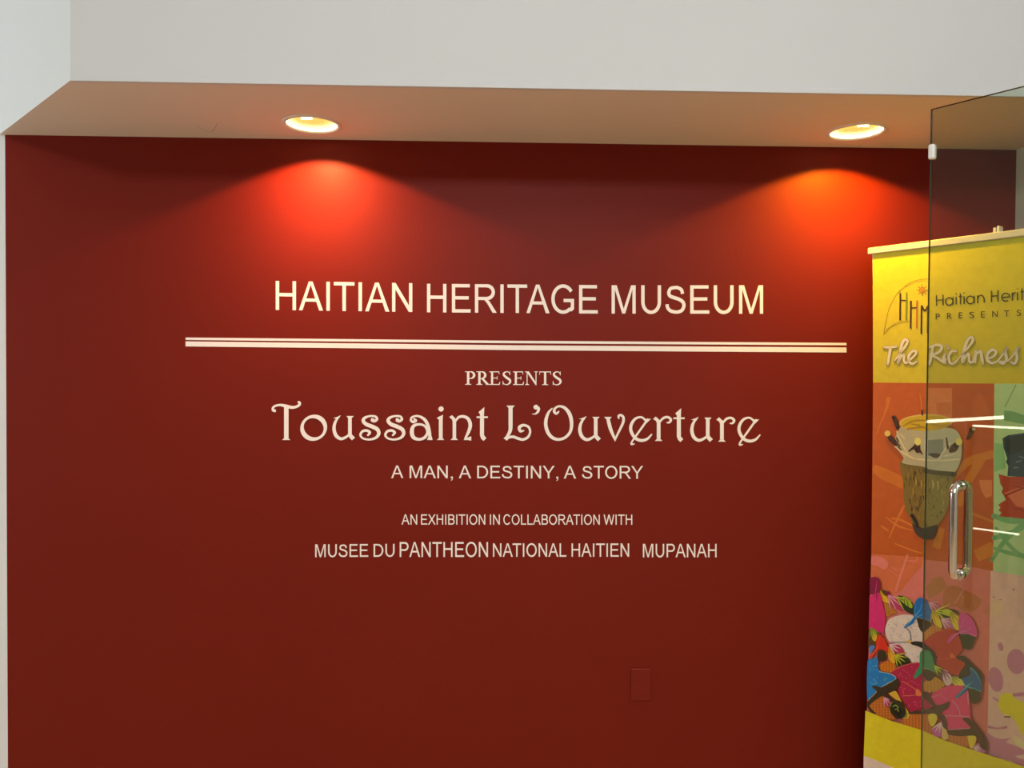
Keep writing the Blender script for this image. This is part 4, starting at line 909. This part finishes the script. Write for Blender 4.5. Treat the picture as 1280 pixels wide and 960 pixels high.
# ------------------------------------------------------------------ glass door leaf, standing open
GH = 2.30
v = ray(1164.6, 137); k = (GH-EYE)/v.z; G0 = Vector((v.x*k, v.y*k, 0))
v = ray(1280, 108); k = (GH-EYE)/v.z; G1 = Vector((v.x*k, v.y*k, 0))
GU = (G1-G0).normalized(); GN = Vector((GU.y, -GU.x, 0))
if GN.y > 0: GN = -GN
GWD = 0.90
door = thing('glass_door', 'frameless clear glass door leaf standing open with chrome pull, at right edge', 'door', (G0.x+GU.x*GWD/2, G0.y+GU.y*GWD/2, 0))
DO = Vector(door.location)
grot = Matrix(((GU.x, GN.x, 0, 0), (GU.y, GN.y, 0, 0), (0, 0, 1, 0), (0, 0, 0, 1)))
GM = Matrix.Translation(G0-DO) @ grot
def gbox(u0, u1, n0, n1, z0, z1, bev=0):
    b = bmesh.new(); add_box(b, u0, u1, n0, n1, z0, z1, bev, GM); bmesh.ops.recalc_face_normals(b, faces=b.faces); return b
b = gbox(0, GWD, -0.005, 0.005, 0.01, GH)
for fc in b.faces: fc.material_index = 0 if abs(fc.normal.dot(GN)) > 0.9 else 1
obj('glass_pane', b, [M_glass, M_edge], door)
zb = bproj  # keep name short below
def gz(x, y):
    r = ray(x, y); o = Vector((0, 0, EYE)); k = (G0-o).dot(GN)/r.dot(GN); p = o+r*k; return (p-G0).dot(GU), p.z
_, zc = gz(1166, 190)
obj('edge_bumper', gbox(-0.004, 0.011, -0.009, 0.010, zc-0.019, zc+0.019, 0.004), M_plastic, door)
obj('bottom_rail', gbox(0.02, GWD, -0.012, 0.012, 0.0, 0.09, 0.002), M_chrome, door)
obj('top_pivot_patch', gbox(GWD-0.16, GWD, -0.012, 0.012, GH-0.055, GH+0.004, 0.002), M_chrome, door)
uh, zt = gz(1201.5, 607); _, zl = gz(1201.5, 718)
print('handle', uh, zt, zl, 'door', G0, GU)
for sgn in (1, -1):
    pts = []; so = 0.044; r = 0.020
    pts.append((0.003, zt))
    for k in range(9):
        a = math.pi/2*k/8; pts.append((so-r+r*math.sin(a), zt-r+r*math.cos(a)))
    for k in range(9):
        a = math.pi/2*k/8; pts.append((so-r+r*math.cos(a), zl+r-r*math.sin(a)))
    pts.append((0.003, zl))
    b = bmesh.new(); add_tube(b, [GM @ Vector((uh, sgn*n_, z_)) for n_, z_ in pts], 0.0098, 20)
    hnd = obj('pull_handle', b, M_chrome, door, True)
    for z_ in (zt, zl):
        b = bmesh.new(); add_tube(b, [GM @ Vector((uh, sgn*0.005, z_)), GM @ Vector((uh, sgn*0.011, z_))], 0.0135, 20); obj('collar', b, M_chrome, hnd)
# pivot post that carries the leaf, floor to ceiling
GE = G0 + GU*(GWD+0.035)
b = bmesh.new(); add_box(b, GE.x-0.03, GE.x+0.03, GE.y-0.03, GE.y+0.03, 0, CEIL, 0.003); struct('trim_2', b, M_dark)

# ------------------------------------------------------------------ lit display cases across the room (seen only as reflections)
def mirror_pt(x, y, dist):
    """where the thing seen at this place of the pane really stands, dist metres past the glass"""
    r = ray(x, y); o = Vector((0, 0, EYE)); k = (G0-o).dot(GN)/r.dot(GN); p = o + r*k; r.normalize(); r = r - 2*r.dot(GN)*GN
    return p + r*dist
for nm, a, c, dist in (('upper', (1158, 527.2), (1254.5, 521.5), 4.7), ('middle', (1215.5, 532), (1300, 536.5), 4.3), ('lower', (1216, 660), (1274, 668), 4.0)):
    p, q = mirror_pt(*a, dist), mirror_pt(*c, dist)
    t = thing('tube_lamp', {'upper': 'longer glowing tube reflected in the door glass above the handle', 'middle': 'thin glowing tube reflected in the door glass just under the longer one', 'lower': 'short dim glowing tube reflected in the door glass right of the handle'}[nm], 'lamp', (p+q)/2)
    rad = {'upper': 0.0125, 'middle': 0.0075, 'lower': 0.0055}[nm]
    o_ = Vector(t.location)
    b = bmesh.new(); add_tube(b, [p-o_, q-o_], rad, 12); obj('tube', b, M_tube, t, True)
    bd = (q-p).normalized()
    for e in (p-bd*0.02, q+bd*0.02):
        b = bmesh.new(); add_box(b, e.x-o_.x-0.02, e.x-o_.x+0.02, e.y-o_.y-0.02, e.y-o_.y+0.02, -e.z*0+min(0, 0)-(o_.z), e.z-o_.z+0.03, 0.002); obj('stand', b, M_dark, t)
